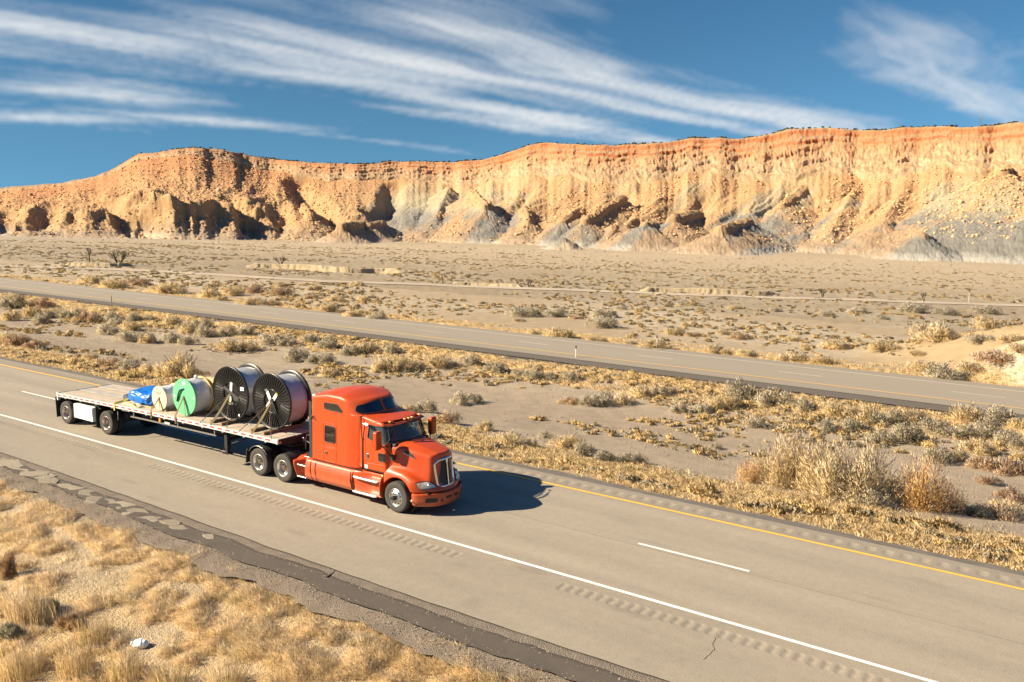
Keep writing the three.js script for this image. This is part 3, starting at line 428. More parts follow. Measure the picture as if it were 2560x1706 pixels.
// ---------------------------------------------------------------- frontage road and cut banks on the plain
{
  const lineOn = (pts) => new THREE.CatmullRomCurve3(pts.map(([a, b]) => hit(a, b)));
  const ribbon = (curve, n, half, lift, colf) => { const P = curve.getSpacedPoints(n); return sheet(n, 6, (a, b, i) => { const p = P[i], q = P[Math.min(n, i + 1)], o = P[Math.max(0, i - 1)], t = V(q.x - o.x, 0, q.z - o.z).normalize(); const w = (b - 0.5) * 2 * half, x = p.x - t.z * w, z = p.z + t.x * w; return [x, ground(p.x, p.z) * 0.6 + ground(x, z) * 0.4 + lift - 0.12 * Math.abs(b - 0.5), z, x / 2.2, z / 2.2, ...colf(x, z)]; }, true); };
  const rc = (x, z) => { const v = 0.42 + 0.05 * noise(x * 0.1, z * 0.1); return [v, v * 0.84, v * 0.66]; };
  structure('frontage_road', ribbon(lineOn([[-260, 606], [0, 612], [180, 617], [330, 623], [480, 631], [640, 641], [800, 649], [1000, 656], [1176, 663], [1400, 671], [1650, 680], [1900, 688], [2120, 696], [2353, 703], [2700, 716]]), 260, 1.9, 0.14, rc), roadMat, 'pale frontage road crossing the plain below the cliffs');
}
// ---------------------------------------------------------------- smooth bodies: a field whose zero level is meshed
const smax = (a, b, k) => { const h = clamp(0.5 - 0.5 * (b - a) / k); return mix(b, a, h) + k * h * (1 - h); };
const smin = (a, b, k) => -smax(-a, -b, k);
function body(f, [x0, y0, z0], [x1, y1, z1], cell, mirror = false) {        // surface nets, points then drawn onto the surface
  const nx = Math.ceil((x1 - x0) / cell) + 1, ny = Math.ceil((y1 - y0) / cell) + 1, nz = Math.ceil((z1 - z0) / cell) + 1;
  const v = new Float32Array(nx * ny * nz), id = (i, j, k) => (k * ny + j) * nx + i;
  for (let k = 0; k < nz; k++) for (let j = 0; j < ny; j++) for (let i = 0; i < nx; i++) v[id(i, j, k)] = f(x0 + i * cell, y0 + j * cell, z0 + k * cell);
  const cellIdx = new Int32Array(nx * ny * nz).fill(-1), pts = [];
  const E = [[0, 1], [2, 3], [4, 5], [6, 7], [0, 2], [1, 3], [4, 6], [5, 7], [0, 4], [1, 5], [2, 6], [3, 7]];
  for (let k = 0; k < nz - 1; k++) for (let j = 0; j < ny - 1; j++) for (let i = 0; i < nx - 1; i++) {
    const c = []; let m = 0; for (let q = 0; q < 8; q++) { const w = v[id(i + (q & 1), j + ((q >> 1) & 1), k + (q >> 2))]; c.push(w); if (w < 0) m |= 1 << q; }
    if (m === 0 || m === 255) continue;
    let sx = 0, sy = 0, sz = 0, n = 0;
    for (const [a, b] of E) if ((c[a] < 0) !== (c[b] < 0)) { const t = c[a] / (c[a] - c[b]); sx += (a & 1) + t * ((b & 1) - (a & 1)); sy += ((a >> 1) & 1) + t * (((b >> 1) & 1) - ((a >> 1) & 1)); sz += (a >> 2) + t * ((b >> 2) - (a >> 2)); n++; }
    cellIdx[id(i, j, k)] = pts.length / 3; pts.push(x0 + (i + sx / n) * cell, y0 + (j + sy / n) * cell, z0 + (k + sz / n) * cell);
  }
  const idx = [], quad = (a, b, c, d, flip) => flip ? idx.push(a, c, b, b, c, d) : idx.push(a, b, c, b, d, c);
  for (let k = 1; k < nz - 1; k++) for (let j = 1; j < ny - 1; j++) for (let i = 1; i < nx - 1; i++) {
    const s = v[id(i, j, k)] < 0;
    if (s !== v[id(i + 1, j, k)] < 0) quad(cellIdx[id(i, j - 1, k - 1)], cellIdx[id(i, j, k - 1)], cellIdx[id(i, j - 1, k)], cellIdx[id(i, j, k)], !s);
    if (s !== v[id(i, j + 1, k)] < 0) quad(cellIdx[id(i - 1, j, k - 1)], cellIdx[id(i, j, k - 1)], cellIdx[id(i - 1, j, k)], cellIdx[id(i, j, k)], s);
    if (s !== v[id(i, j, k + 1)] < 0) quad(cellIdx[id(i - 1, j - 1, k)], cellIdx[id(i, j - 1, k)], cellIdx[id(i - 1, j, k)], cellIdx[id(i, j, k)], !s);
  }
  const P = new Float32Array(pts), Nn = new Float32Array(pts.length), e = cell * 0.12;
  for (let i = 0; i < P.length; i += 3) {
    let gx, gy, gz;
    for (let it = 0; it < 3; it++) {
      const x = P[i], y = P[i + 1], z = P[i + 2];
      gx = f(x + e, y, z) - f(x - e, y, z); gy = f(x, y + e, z) - f(x, y - e, z); gz = f(x, y, z + e) - f(x, y, z - e);
      const g2 = (gx * gx + gy * gy + gz * gz) / (4 * e * e); if (g2 < 1e-6) break;
      if (it < 2) { const d = f(x, y, z) / g2 / (2 * e), lim = cell * 0.6, st = (q) => Math.max(-lim, Math.min(lim, q * d)); P[i] -= st(gx); P[i + 1] -= st(gy); P[i + 2] -= st(gz); }
    }
    const l = Math.hypot(gx, gy, gz) || 1; Nn[i] = gx / l; Nn[i + 1] = gy / l; Nn[i + 2] = gz / l;
  }
  const g = new THREE.BufferGeometry(); g.setAttribute('position', new THREE.BufferAttribute(P, 3)); g.setAttribute('normal', new THREE.BufferAttribute(Nn, 3)); g.setIndex(idx); g.setAttribute('uv', new THREE.BufferAttribute(new Float32Array(P.length / 3 * 2), 2)); return g;
}
// a point on a body's surface, reached from outside along a direction
function cast(f, p, d, far = 3) { let t = 0, t0 = 0; const q = p.clone(); for (let i = 0; i < 900 && t < far; i++) { const s = f(q.x, q.y, q.z); if (s < 0.0003) break; t0 = t; t += Math.min(0.03, Math.max(0.003, s * 0.5)); q.copy(p).addScaledVector(d, t); } for (let i = 0; i < 8; i++) { const m = (t0 + t) / 2; q.copy(p).addScaledVector(d, m); if (f(q.x, q.y, q.z) < 0) t = m; else t0 = m; } return q; }
// a panel that lies on a body: outline of 2D points, lifted onto the surface by to(u, v)
function panel(outline, to, rings = 5) {
  const n = outline.length, c = outline.reduce((a, p) => [a[0] + p[0] / n, a[1] + p[1] / n], [0, 0]), pos = [], idx = [];
  for (let k = 0; k <= rings; k++) for (let i = 0; i < n; i++) { const t = 1 - k / rings * 0.999; const q = to(mix(c[0], outline[i][0], t), mix(c[1], outline[i][1], t)); pos.push(q.x, q.y, q.z); }
  for (let k = 0; k < rings; k++) for (let i = 0; i < n; i++) { const a = k * n + i, b = k * n + (i + 1) % n; idx.push(a, b, a + n, b, b + n, a + n); }
  const g = new THREE.BufferGeometry(); g.setAttribute('position', new THREE.Float32BufferAttribute(pos, 3)); g.setIndex(idx); g.computeVertexNormals(); g.setAttribute('uv', new THREE.BufferAttribute(new Float32Array(pos.length / 3 * 2), 2)); return g;
}
function roundPoly(pts, r, seg = 4, dense = 0.08) {           // polygon with rounded corners, evenly dotted
  const out = [], n = pts.length;
  for (let i = 0; i < n; i++) {
    const p = pts[i], a = pts[(i + n - 1) % n], b = pts[(i + 1) % n];
    const ua = [a[0] - p[0], a[1] - p[1]], ub = [b[0] - p[0], b[1] - p[1]], la = Math.hypot(...ua), lb = Math.hypot(...ub), rr = Math.min(r, la * 0.45, lb * 0.45);
    const A = [p[0] + ua[0] / la * rr, p[1] + ua[1] / la * rr], B = [p[0] + ub[0] / lb * rr, p[1] + ub[1] / lb * rr];
    for (let k = 0; k <= seg; k++) { const t = k / seg; out.push([(1 - t) ** 2 * A[0] + 2 * t * (1 - t) * p[0] + t * t * B[0], (1 - t) ** 2 * A[1] + 2 * t * (1 - t) * p[1] + t * t * B[1]]); }
    const nx = pts[(i + 1) % n], un = [nx[0] - B[0], nx[1] - B[1]], ln = Math.hypot(...un) - r, m = Math.floor(ln / dense);
    for (let k = 1; k < m; k++) out.push([B[0] + un[0] / Math.hypot(...un) * ln * k / m, B[1] + un[1] / Math.hypot(...un) * ln * k / m]);
  }
  return out;
}
const loop3 = (outline, to, r, n = 5) => { const P = outline.map((p) => to(p[0], p[1])); return new THREE.TubeGeometry(new THREE.CatmullRomCurve3(P, true, 'catmullrom', 0.1), P.length * 2, r, n, true); };

// ---------------------------------------------------------------- materials of the vehicles
const PAINT = [0.46, 0.05, 0.0035], paintLook = { roughness: 0.42, specularIntensity: 0.6, clearcoat: 0.32, clearcoatRoughness: 0.05, side: THREE.DoubleSide };
const paintMat = new THREE.MeshPhysicalMaterial({ color: new THREE.Color().setRGB(...PAINT), ...paintLook }), bodyMat = new THREE.MeshPhysicalMaterial({ vertexColors: true, ...paintLook });
function grime(g) {                                          // road dust thrown up on the lower panels, faint streaks above
  const p = g.attributes.position, c = new Float32Array(p.count * 3);
  for (let i = 0; i < p.count; i++) { const x = p.getX(i), y = p.getY(i), z = p.getZ(i), n = fbm(x * 1.6 + z, y * 2.2 + 4, 3), st = noise(x * 7 + z * 2, y * 0.8); const d = clamp(0.34 * ss(0.95, 0.25, y + 0.25 * n) * (0.7 + 0.6 * n) + 0.05 * ss(0.1, 0.6, st) + 0.03), v = 1 + 0.05 * n; const q = mix3(PAINT.map((a) => a * v), [0.3, 0.23, 0.15], d); c.set(q, i * 3); }
  g.setAttribute('color', new THREE.BufferAttribute(c, 3)); return g;
}
const chrome = mat(0.72, 0.71, 0.69, 0.16, 1), brushed = mat(0.6, 0.59, 0.56, 0.34, 1), alu = mat(0.62, 0.6, 0.57, 0.42, 0.85);
const blackPaint = mat(0.012, 0.012, 0.013, 0.5), blackPlastic = mat(0.02, 0.02, 0.021, 0.65), seam = mat(0.02, 0.008, 0.005, 0.9), frameMat = mat(0.016, 0.016, 0.017, 0.7, 0.2);
const rubber = mat(0.045, 0.04, 0.036, 0.86), tread = mat(0.02, 0.019, 0.018, 0.92);
const tinted = new THREE.MeshPhysicalMaterial({ color: new THREE.Color().setRGB(0.006, 0.007, 0.008), roughness: 0.05, clearcoat: 1, clearcoatRoughness: 0.03, side: THREE.DoubleSide });
const clearGlass = new THREE.MeshPhysicalMaterial({ color: new THREE.Color().setRGB(0.5, 0.62, 0.64), roughness: 0.02, transmission: 0.92, thickness: 0, ior: 1.5, side: THREE.DoubleSide });
const amber = new THREE.MeshPhysicalMaterial({ color: new THREE.Color().setRGB(0.75, 0.26, 0.02), roughness: 0.25, clearcoat: 1, side: THREE.DoubleSide }), redLens = new THREE.MeshPhysicalMaterial({ color: new THREE.Color().setRGB(0.5, 0.02, 0.015), roughness: 0.3, clearcoat: 1 });
const whiteMat = mat(0.78, 0.76, 0.72, 0.6), redTape = mat(0.58, 0.035, 0.03, 0.45), whiteTape = mat(0.74, 0.72, 0.68, 0.45);

const piece = (name, list, m, parent) => list.map((g) => part(name, g, m, parent));   // each repeat a mesh of its own
const fine = (name, list, m, parent) => { const o = part(name, list, m, parent); o.userData.kind = 'stuff'; return o; };   // too small to tell apart
// ---------------------------------------------------------------- wheels: tyre, rim, hub as sub-parts; outer face towards +z at z = 0
function lathe(pts, n = 40) { return at(new THREE.LatheGeometry(pts.map(([r, z]) => new THREE.Vector2(r, z)), n), 0, 0, 0, Math.PI / 2); }
const tyreGeo = merge([lathe([[0.29, -0.02], [0.33, -0.002], [0.4, 0.006], [0.455, 0], [0.487, -0.012], [0.503, -0.035], [0.508, -0.075], [0.508, -0.205], [0.502, -0.245], [0.48, -0.272], [0.42, -0.283], [0.33, -0.275], [0.29, -0.25]], 56), lathe([[0.492, -0.016], [0.4935, -0.02], [0.47, -0.0075], [0.462, -0.001]], 56)]);
const treadGeo = (() => { const gs = []; for (const z of [-0.095, -0.14, -0.185]) gs.push(lathe([[0.509, z - 0.006], [0.5105, z], [0.509, z + 0.006]], 56)); return merge(gs); })();
function wheel(parent, x, z, kind, side = 1, y = 0.508) {
  const g = new THREE.Group(); g.name = 'wheel'; g.position.set(x, y, z); if (side < 0) g.rotation.y = Math.PI; parent.add(g);
  part('tyre', tyreGeo, rubber, g); fine('tread_band', treadGeo, tread, g);
  if (kind === 'steer') {                                   // bright disc that bulges outwards, ten nuts and ten hand holes
    part('rim', [lathe([[0.3, -0.03], [0.292, 0.0], [0.278, 0.002], [0.27, -0.02], [0.255, -0.035], [0.2, 0.012], [0.155, 0.035], [0.1, 0.04], [0.0, 0.04]], 48)], brushed, g);
    const hol = [], nuts = []; for (let i = 0; i < 10; i++) { const a = i / 10 * 6.283, b = a + 0.3; hol.push(at(new THREE.CylinderGeometry(0.022, 0.022, 0.03, 12), Math.cos(b) * 0.215, Math.sin(b) * 0.215, -0.002, Math.PI / 2)); nuts.push(cyl(0.015, 0.018, 0.05, 6, Math.cos(a) * 0.14, Math.sin(a) * 0.14, 0.06, Math.PI / 2)); }
    piece('hand_hole', hol, blackPaint, g); piece('lug_nut', nuts, mat(0.05, 0.045, 0.04, 0.6, 0.5), g);
    part('hub', [cyl(0.075, 0.09, 0.1, 20, 0, 0, 0.08, Math.PI / 2), cyl(0.05, 0.06, 0.03, 16, 0, 0, 0.14, Math.PI / 2)], mat(0.035, 0.03, 0.028, 0.5, 0.4), g);
  } else {                                                  // deep dish of an outer dual
    part('rim', [lathe([[0.3, -0.02], [0.297, 0.002], [0.284, 0.004], [0.276, -0.012], [0.272, -0.06], [0.252, -0.075], [0.249, -0.15], [0.24, -0.175], [0.14, -0.185], [0.0, -0.185]], 48)], kind === 'trailer' ? mat(0.5, 0.47, 0.43, 0.4, 0.8) : alu, g);
    const nuts = [], hol = []; for (let i = 0; i < 10; i++) { const a = i / 10 * 6.283, b = a + 0.31; nuts.push(cyl(0.014, 0.018, 0.05, 6, Math.cos(a) * 0.142, Math.sin(a) * 0.142, -0.165, Math.PI / 2)); hol.push(cyl(0.026, 0.026, 0.02, 10, Math.cos(b) * 0.2, Math.sin(b) * 0.2, -0.178, Math.PI / 2)); }
    piece('lug_nut', nuts, mat(0.12, 0.1, 0.08, 0.5, 0.5), g); piece('hand_hole', hol, blackPaint, g);
    part('hub', [cyl(0.085, 0.11, 0.13, 18, 0, 0, -0.13, Math.PI / 2), cyl(0.05, 0.07, 0.03, 14, 0, 0, -0.055, Math.PI / 2)], mat(0.16, 0.12, 0.08, 0.5, 0.6), g);
  }
  return g;
}
const innerTyre = (parent, x, z, y = 0.508) => { const g = new THREE.Group(); g.name = 'wheel'; g.position.set(x, y, z); parent.add(g); part('tyre', tyreGeo, tread, g); return g; };
function dual(parent, x, kind, y = 0.508) { for (const s of [1, -1]) { wheel(parent, x, s * 1.22, kind, s, y); innerTyre(parent, x, s > 0 ? 0.885 : -0.6, y); } }

// ---------------------------------------------------------------- the orange tractor: x forwards from the steering axle, z towards the shoulder
const XS = -19.925, headT = Math.atan2(0.0128, 1), headTr = Math.atan2(0.0192, 1);
const truck = thing('semi_truck', 'orange long-nosed tractor with sleeper cab and bright grille, pulling the flatbed', 'truck', [XS, 0.006, -1.985], headT);
{
  // sleeper
  const topS = (x, z) => { const c = 3.42 + 0.17 * ss(-4.1, -3.1, x) - 0.2 * ss(-2.75, -1.7, x); return c - 0.13 * (z / 1.1) ** 2 * (0.6 + 0.4 * ss(-4, -3, x)); };
  const frontS = (y, z) => { const w = Math.min(1.35, (z / 1.08) ** 2); return y > 2.92 ? -1.52 - 0.62 * (y - 2.92) - 0.62 * w * w * 0.8 - 0.1 * w : -1.5 - 0.36 * w * w; };
  const sleeper = (x, y, z) => { let d = smax(-4.02 - x, Math.abs(z) - (1.1 - 0.015 * (y - 1.1) - 0.11 * ss(-2.35, -1.55, x)), 0.07); d = smax(d, x - frontS(y, z), 0.1); d = smax(d, y - topS(x, z), 0.13); return smax(d, 1.09 - y, 0.03); };
  const slp = part('sleeper', grime(body(sleeper, [-4.15, 1.0, -1.2], [-1.35, 3.75, 1.2], 0.038)), bodyMat, truck);
  const sideOn = (f, off, z0 = 2) => (u, v) => { const q = cast(f, V(u, v, z0), V(0, 0, -Math.sign(z0))); q.z += off * Math.sign(z0); return q; };
  for (const s of [1, -1]) {
    const on = (off) => sideOn(sleeper, off, 2 * s);
    const upper = roundPoly([[-3.38, 3.17], [-2.74, 3.19], [-2.5, 2.98], [-2.53, 2.93], [-3.36, 2.95]], 0.05);
    part('sleeper_window', panel(upper, on(0.008)), tinted, slp); part('window_rim', loop3(upper, on(0.006), 0.014), blackPlastic, slp);
    const low = roundPoly([[-3.34, 2.39], [-2.86, 2.38], [-2.86, 1.82], [-3.35, 1.81]], 0.07);
    part('sleeper_window', panel(low, on(0.01)), tinted, slp); part('window_rim', loop3(low, on(0.01), 0.018), blackPlastic, slp);
    part('window_divider', tube([[-3.34, 2.08, on(0.014)(-3.34, 2.08).z], [-2.87, 2.08, on(0.014)(-2.87, 2.08).z]], 0.008), blackPlastic, slp);
    piece('panel_seam', [loop3(roundPoly([[-3.43, 2.48], [-2.8, 2.47], [-2.79, 1.66], [-3.42, 1.66]], 0.12), on(0), 0.011), loop3(roundPoly([[-3.42, 1.6], [-2.8, 1.61], [-2.8, 1.13], [-3.42, 1.13]], 0.12), on(0), 0.011)], paintMat, slp);
    part('latch', at(new THREE.CylinderGeometry(0.05, 0.05, 0.03, 16), -3.3, 1.44, s * 1.115, Math.PI / 2), chrome, slp); part('latch_paddle', rbox(0.04, 0.07, 0.02, 0.008, -3.3, 1.44, s * 1.135), blackPlastic, slp);
    part('marker_plate', rbox(0.1, 0.1, 0.012, 0.004, -1.72, 1.27, s * (1.0)), mat(0.62, 0.6, 0.5, 0.5), slp);
  }
  // slanting sky windows over the cab
  const frontOn = (f, off, x0 = 0.5) => (u, v) => { const q = cast(f, V(x0, v, u), V(-1, 0, 0), 4); q.x += off; return q; };
  for (const s of [1, -1]) {
    const win = roundPoly([[s * 0.07, 3.32], [s * 0.07, 3.0], [s * 0.5, 2.99], [s * 0.9, 2.97], [s * 0.97, 3.05], [s * 0.9, 3.22], [s * 0.5, 3.29]], 0.05);
    part('sky_window', panel(win, frontOn(sleeper, 0.008), 7), tinted, slp); part('window_rim', loop3(win, frontOn(sleeper, 0.006), 0.012), blackPlastic, slp);
  }
  piece('roof_lamp', [rbox(0.14, 0.05, 0.1, 0.02, -3.95, 3.34, 0.98), rbox(0.14, 0.05, 0.1, 0.02, -3.95, 3.34, -0.98)], whiteMat, slp);
  piece('fairing_extender', [box(0.13, 2.0, 0.03, -4.09, 2.12, 1.06), box(0.13, 2.0, 0.03, -4.09, 2.12, -1.06)], blackPlastic, truck);
  // work lamp on the rear corner
  part('work_lamp', [cyl(0.05, 0.07, 0.1, 12, -4.1, 2.52, 1.02, 0, 0, Math.PI / 2), tube([[-4.05, 2.62, 1.08], [-3.93, 2.63, 1.13], [-3.86, 2.52, 1.14]], 0.02)], blackPlastic, truck);

  // cab
  const wsX = (y, z) => -0.25 - 0.4 * clamp(y - 2.12, 0, 2) - 0.3 * (z / 0.95) ** 2;
  const topC = (x, z) => 2.96 - 0.14 * (x + 1.7) - 0.075 * Math.max(0, x + 0.9) ** 1 - 0.05 * (z / 0.95) ** 2;
  const cab = (x, y, z) => { let d = smax(-1.78 - x, Math.abs(z) - (1.02 - 0.085 * ss(2.05, 2.9, y)), 0.06); d = smax(d, x - (y < 2.12 ? -0.25 - 0.3 * (z / 0.95) ** 2 : wsX(y, z)), 0.07); d = smax(d, y - topC(x, z), 0.09); return smax(d, 1.17 - y, 0.03); };
  // hollow behind the windows so that light passes through the cab
  const hollow = (x, y, z) => Math.max(Math.abs(x + 1.0) - 0.76, Math.abs(y - 2.42) - 0.38, Math.abs(z) - 0.84);
  const doorWin = [[-1.38, 2.65], [-0.68, 2.68], [-0.55, 2.6], [-0.56, 2.12], [-1.0, 2.13], [-1.4, 2.24]];
  const inPoly = (pts, x, y) => { let c = false; for (let i = 0, j = pts.length - 1; i < pts.length; j = i++) { const [a, b] = pts[i], [e, f] = pts[j]; if (b > y !== f > y && x < (e - a) * (y - b) / (f - b) + a) c = !c; } return c; };
  const polyDist = (pts, x, y) => { let d = 9; for (let i = 0, j = pts.length - 1; i < pts.length; j = i++) { const [a, b] = pts[i], [e, f] = pts[j], dx = e - a, dy = f - b, t = clamp(((x - a) * dx + (y - b) * dy) / (dx * dx + dy * dy)); d = Math.min(d, Math.hypot(x - a - dx * t, y - b - dy * t)); } return inPoly(pts, x, y) ? -d : d; };
  const wsPoly = [[-0.86, 2.2], [0.86, 2.2], [0.8, 2.66], [0, 2.71], [-0.8, 2.66]];
  const openings = (x, y, z) => Math.min(hollow(x, y, z), Math.max(polyDist(doorWin, x, y), -Math.abs(z) + 0.7), Math.max(polyDist(wsPoly, z, y), -x - 1.2));
  const cabOpen = (x, y, z) => smax(cab(x, y, z), -openings(x, y, z), 0.02);
  const cb = part('cab', grime(body(cabOpen, [-1.9, 1.1, -1.12], [-0.05, 3.1, 1.12], 0.028)), bodyMat, truck);
  part('windshield', panel(roundPoly(wsPoly.map(([a, b]) => [a * 1.015, b < 2.4 ? b - 0.01 : b + 0.01]), 0.07, 4, 0.06), frontOn(cab, -0.012), 7), clearGlass, cb);
  part('windshield_rim', loop3(roundPoly(wsPoly, 0.07, 4, 0.06), frontOn(cab, 0.002), 0.02), blackPlastic, cb);
  piece('wiper', [tube([[-0.2, 2.2, 0.15], [-0.3, 2.32, 0.5]], 0.009), tube([[-0.2, 2.2, -0.6], [-0.24, 2.32, -0.2]], 0.009)], blackPaint, cb);
  for (const s of [1, -1]) {
    const on = (off) => sideOn(cab, off, 2 * s);
    part('door_window', panel(roundPoly(doorWin, 0.05), on(-0.02)), new THREE.MeshPhysicalMaterial({ color: new THREE.Color().setRGB(0.3, 0.33, 0.34), roughness: 0.03, transmission: 0.85, thickness: 0, side: THREE.DoubleSide }), cb);
    part('window_rim', loop3(roundPoly(doorWin, 0.05), on(0), 0.014), blackPlastic, cb);
    part('door', loop3(roundPoly([[-1.5, 2.78], [-0.66, 2.8], [-0.46, 2.3], [-0.45, 1.48], [-0.55, 1.41], [-1.46, 1.37]], 0.09), on(-0.002), 0.012), paintMat, cb);
    const kick = roundPoly([[-0.9, 1.8], [-0.6, 1.81], [-0.6, 1.53], [-0.89, 1.53]], 0.05);
    part('kick_window', panel(kick, on(0.006)), tinted, cb); part('window_rim', loop3(kick, on(0.005), 0.013), blackPlastic, cb);
    part('door_handle', [rbox(0.09, 0.17, 0.02, 0.01, -1.39, 1.62, s * 1.025)], chrome, cb); part('handle_recess', rbox(0.05, 0.12, 0.01, 0.004, -1.37, 1.62, s * 1.037), blackPaint, cb);
    part('grab_rail', [cyl(0.016, 0.016, 0.95, 8, -1.63, 1.72, s * 1.05), cyl(0.025, 0.025, 0.08, 8, -1.63, 2.2, s * 1.04, Math.PI / 2), cyl(0.025, 0.025, 0.08, 8, -1.63, 1.25, s * 1.04, Math.PI / 2)], chrome, cb);
    part('down_mirror', [rbox(0.24, 0.07, 0.14, 0.025, -1.36, 2.7, s * 1.09, 0, 0, -0.1)], chrome, cb);
    part('number_plate', rbox(0.13, 0.12, 0.01, 0.004, -1.46, 1.25, s * 1.025), whiteMat, cb);
    // wing mirror on two struts
    const mr = part('wing_mirror', rbox(0.2, 0.62, 0.27, 0.07, -0.62, 2.33, s * 1.36), paintMat, truck);
    part('mirror_glass', box(0.01, 0.5, 0.2, -0.725, 2.33, s * 1.36), tinted, mr);
    part('mirror_arm', [tube([[-0.6, 2.1, s * 1.27], [-0.42, 2.09, s * 1.0]], 0.022), tube([[-0.6, 2.22, s * 1.25], [-0.35, 1.72, s * 0.96]], 0.014), rbox(0.16, 0.2, 0.1, 0.04, -0.34, 1.73, s * 0.95)], blackPlastic, mr);
  }
  piece('cab_seam', [tube([[-1.72, 2.92, 1.0], [-1.66, 2.7, 1.04], [-1.63, 2.2, 1.045], [-1.62, 1.15, 1.045]], 0.017), tube([[-1.72, 2.92, -1.0], [-1.66, 2.7, -1.04], [-1.63, 2.2, -1.045], [-1.62, 1.15, -1.045]], 0.017), tube([[-1.7, 1.15, 1.02], [-0.62, 1.17, 1.03]], 0.02), tube([[-1.7, 1.15, -1.02], [-0.62, 1.17, -1.03]], 0.02), tube([[-3.98, 1.075, 1.08], [-1.64, 1.075, 1.06]], 0.022)], seam, truck);
  // visor with five marker lamps
  const vis = part('sun_visor', panel([[-0.92, 0], [-0.6, 0], [0, 0], [0.6, 0], [0.92, 0], [0.95, 1], [0.6, 1], [0, 1], [-0.6, 1], [-0.95, 1]], (u, v) => V(wsX(2.76, u) + 0.05 + 0.14 * v, 2.82 - 0.06 * v - 0.05 * u * u, u), 3), mat(0.16, 0.022, 0.006, 0.5), cb);
  piece('marker_lamp', [-0.72, -0.18, 0, 0.18, 0.72].map((z) => rbox(0.1, 0.04, 0.08, 0.015, wsX(2.76, z) + 0.02, 2.86 - 0.05 * z * z, z)), amber, vis);
  // interior: seats, wheel, dash
  part('dashboard', rbox(0.34, 0.2, 1.66, 0.05, -0.48, 2.05, 0), blackPlastic, cb);
  for (const z of [0.46, -0.46]) part('seat', [rbox(0.14, 0.62, 0.46, 0.06, -1.35, 2.3, z), rbox(0.12, 0.18, 0.26, 0.05, -1.36, 2.66, z)], mat(0.04, 0.035, 0.03, 0.9), cb);
  part('steering_wheel', at(new THREE.TorusGeometry(0.21, 0.016, 8, 24), -0.78, 2.2, -0.46, 0, Math.PI / 2 - 0.3), blackPlastic, cb);

  // bonnet and wings
  const hw = (x) => 0.86 - 0.2 * (x + 0.4) - 0.06 * Math.max(0, x) ** 2;
  const hoodTop = (x, z) => 2.17 - 0.115 * (x + 0.4) - 0.1 * Math.max(0, x - 0.05) ** 1.6 + 0.05 * ss(0.62, 0.3, Math.abs(z) / hw(x) * 0.7) - 0.07 * (Math.abs(z) / 0.8) ** 3;
  const hood = (x, y, z) => { const a = Math.abs(z), flare = 0.13 * clamp(2.1 - 0.2 * x - y, 0, 1.4) ** 1.6; let d = smax(y - hoodTop(x, z), a - hw(x) - flare, 0.15); d = smax(d, x - (1.16 - 0.1 * (y - 1.2) - 0.22 * (a / 0.5) ** 2 * 0.6), 0.07); d = smax(d, -0.44 - x, 0.02); return smax(d, 0.8 - y, 0.02); };
  const wing = (x, y, z) => {
    const a = Math.abs(z);
    const topW = 1.34 - 0.42 * Math.max(0, x - 0.1) ** 1.5 - 0.55 * Math.max(0, -x - 0.25) ** 2;
    const out = 1.15 - 0.34 * Math.max(0, x - 0.45) ** 1.8 - 0.06 * ss(0.8, 1.3, y);
    let d = smax(y - topW, a - out, 0.2); d = smax(d, x - (1.28 - 0.62 * (a / 1.1) ** 2.6 + 0.0 * y), 0.12); d = smax(d, -0.78 - x, 0.05); d = smax(d, 0.76 - y + 0.6 * ss(-0.45, -0.7, x), 0.03); return d;
  };
  const archR = 0.645, arch = (x, y, z) => Math.max(Math.hypot(x, y - 0.5) - archR, 0.5 - Math.abs(z));
  const nose = (x, y, z) => smax(smin(hood(x, y, z), wing(x, y, z), 0.2), -arch(x, y, z), 0.025);
  const nz = part('bonnet', grime(body(nose, [-0.9, 0.3, -1.25], [1.4, 2.35, 1.25], 0.034)), bodyMat, truck);
  piece('bonnet_seam', [1, -1].map((s) => tube([[-0.44, 2.08, s * 0.8], [-0.45, 1.85, s * 0.93], [-0.46, 1.5, s * 1.0], [-0.52, 1.2, s * 1.05]], 0.012)), seam, nz);
  for (const s of [1, -1]) {
    const on = (off) => sideOn(nose, off, 2 * s);
    part('bonnet_vent', panel([[0.02, 2.0], [0.06, 1.9], [0.44, 1.77], [0.32, 1.9], [0.18, 1.97]], on(0.01), 3), blackPlastic, nz);
    part('vent_trim', tube([[0.02, 1.91, on(0.012)(0.02, 1.91).z], [0.25, 1.83, on(0.012)(0.25, 1.83).z], [0.44, 1.765, on(0.012)(0.44, 1.765).z]], 0.012), chrome, nz);
    // swept headlamp
    const oblique = (off) => (u, v) => { const dir = V(-0.62, 0, -0.785 * s); const o = V(0.98 + u * 0.785, v, s * (0.84 - u * 0.62)); const q = cast(nose, o.clone().addScaledVector(dir, -1.2), dir); return q.addScaledVector(dir, -off); };
    const lamp = roundPoly([[-0.34, 1.1], [0.06, 1.1], [0.3, 0.99], [0.35, 0.9], [-0.2, 0.885]], 0.05, 4, 0.06);
    const hl = part('headlight', panel(lamp, oblique(0.012), 5), mat(0.72, 0.68, 0.6, 0.45), nz);
    part('lens', panel(lamp, oblique(0.045), 5), new THREE.MeshPhysicalMaterial({ color: new THREE.Color().setRGB(0.95, 0.93, 0.88), roughness: 0.08, transmission: 0.9, thickness: 0, side: THREE.DoubleSide }), hl); part('lens_rim', loop3(lamp, oblique(0.02), 0.016), blackPlastic, hl);
    part('turn_signal', panel(roundPoly([[-0.32, 1.085], [-0.18, 1.09], [-0.13, 0.9], [-0.2, 0.9]], 0.03), oblique(0.02), 3), mat(0.7, 0.35, 0.15, 0.35), hl);
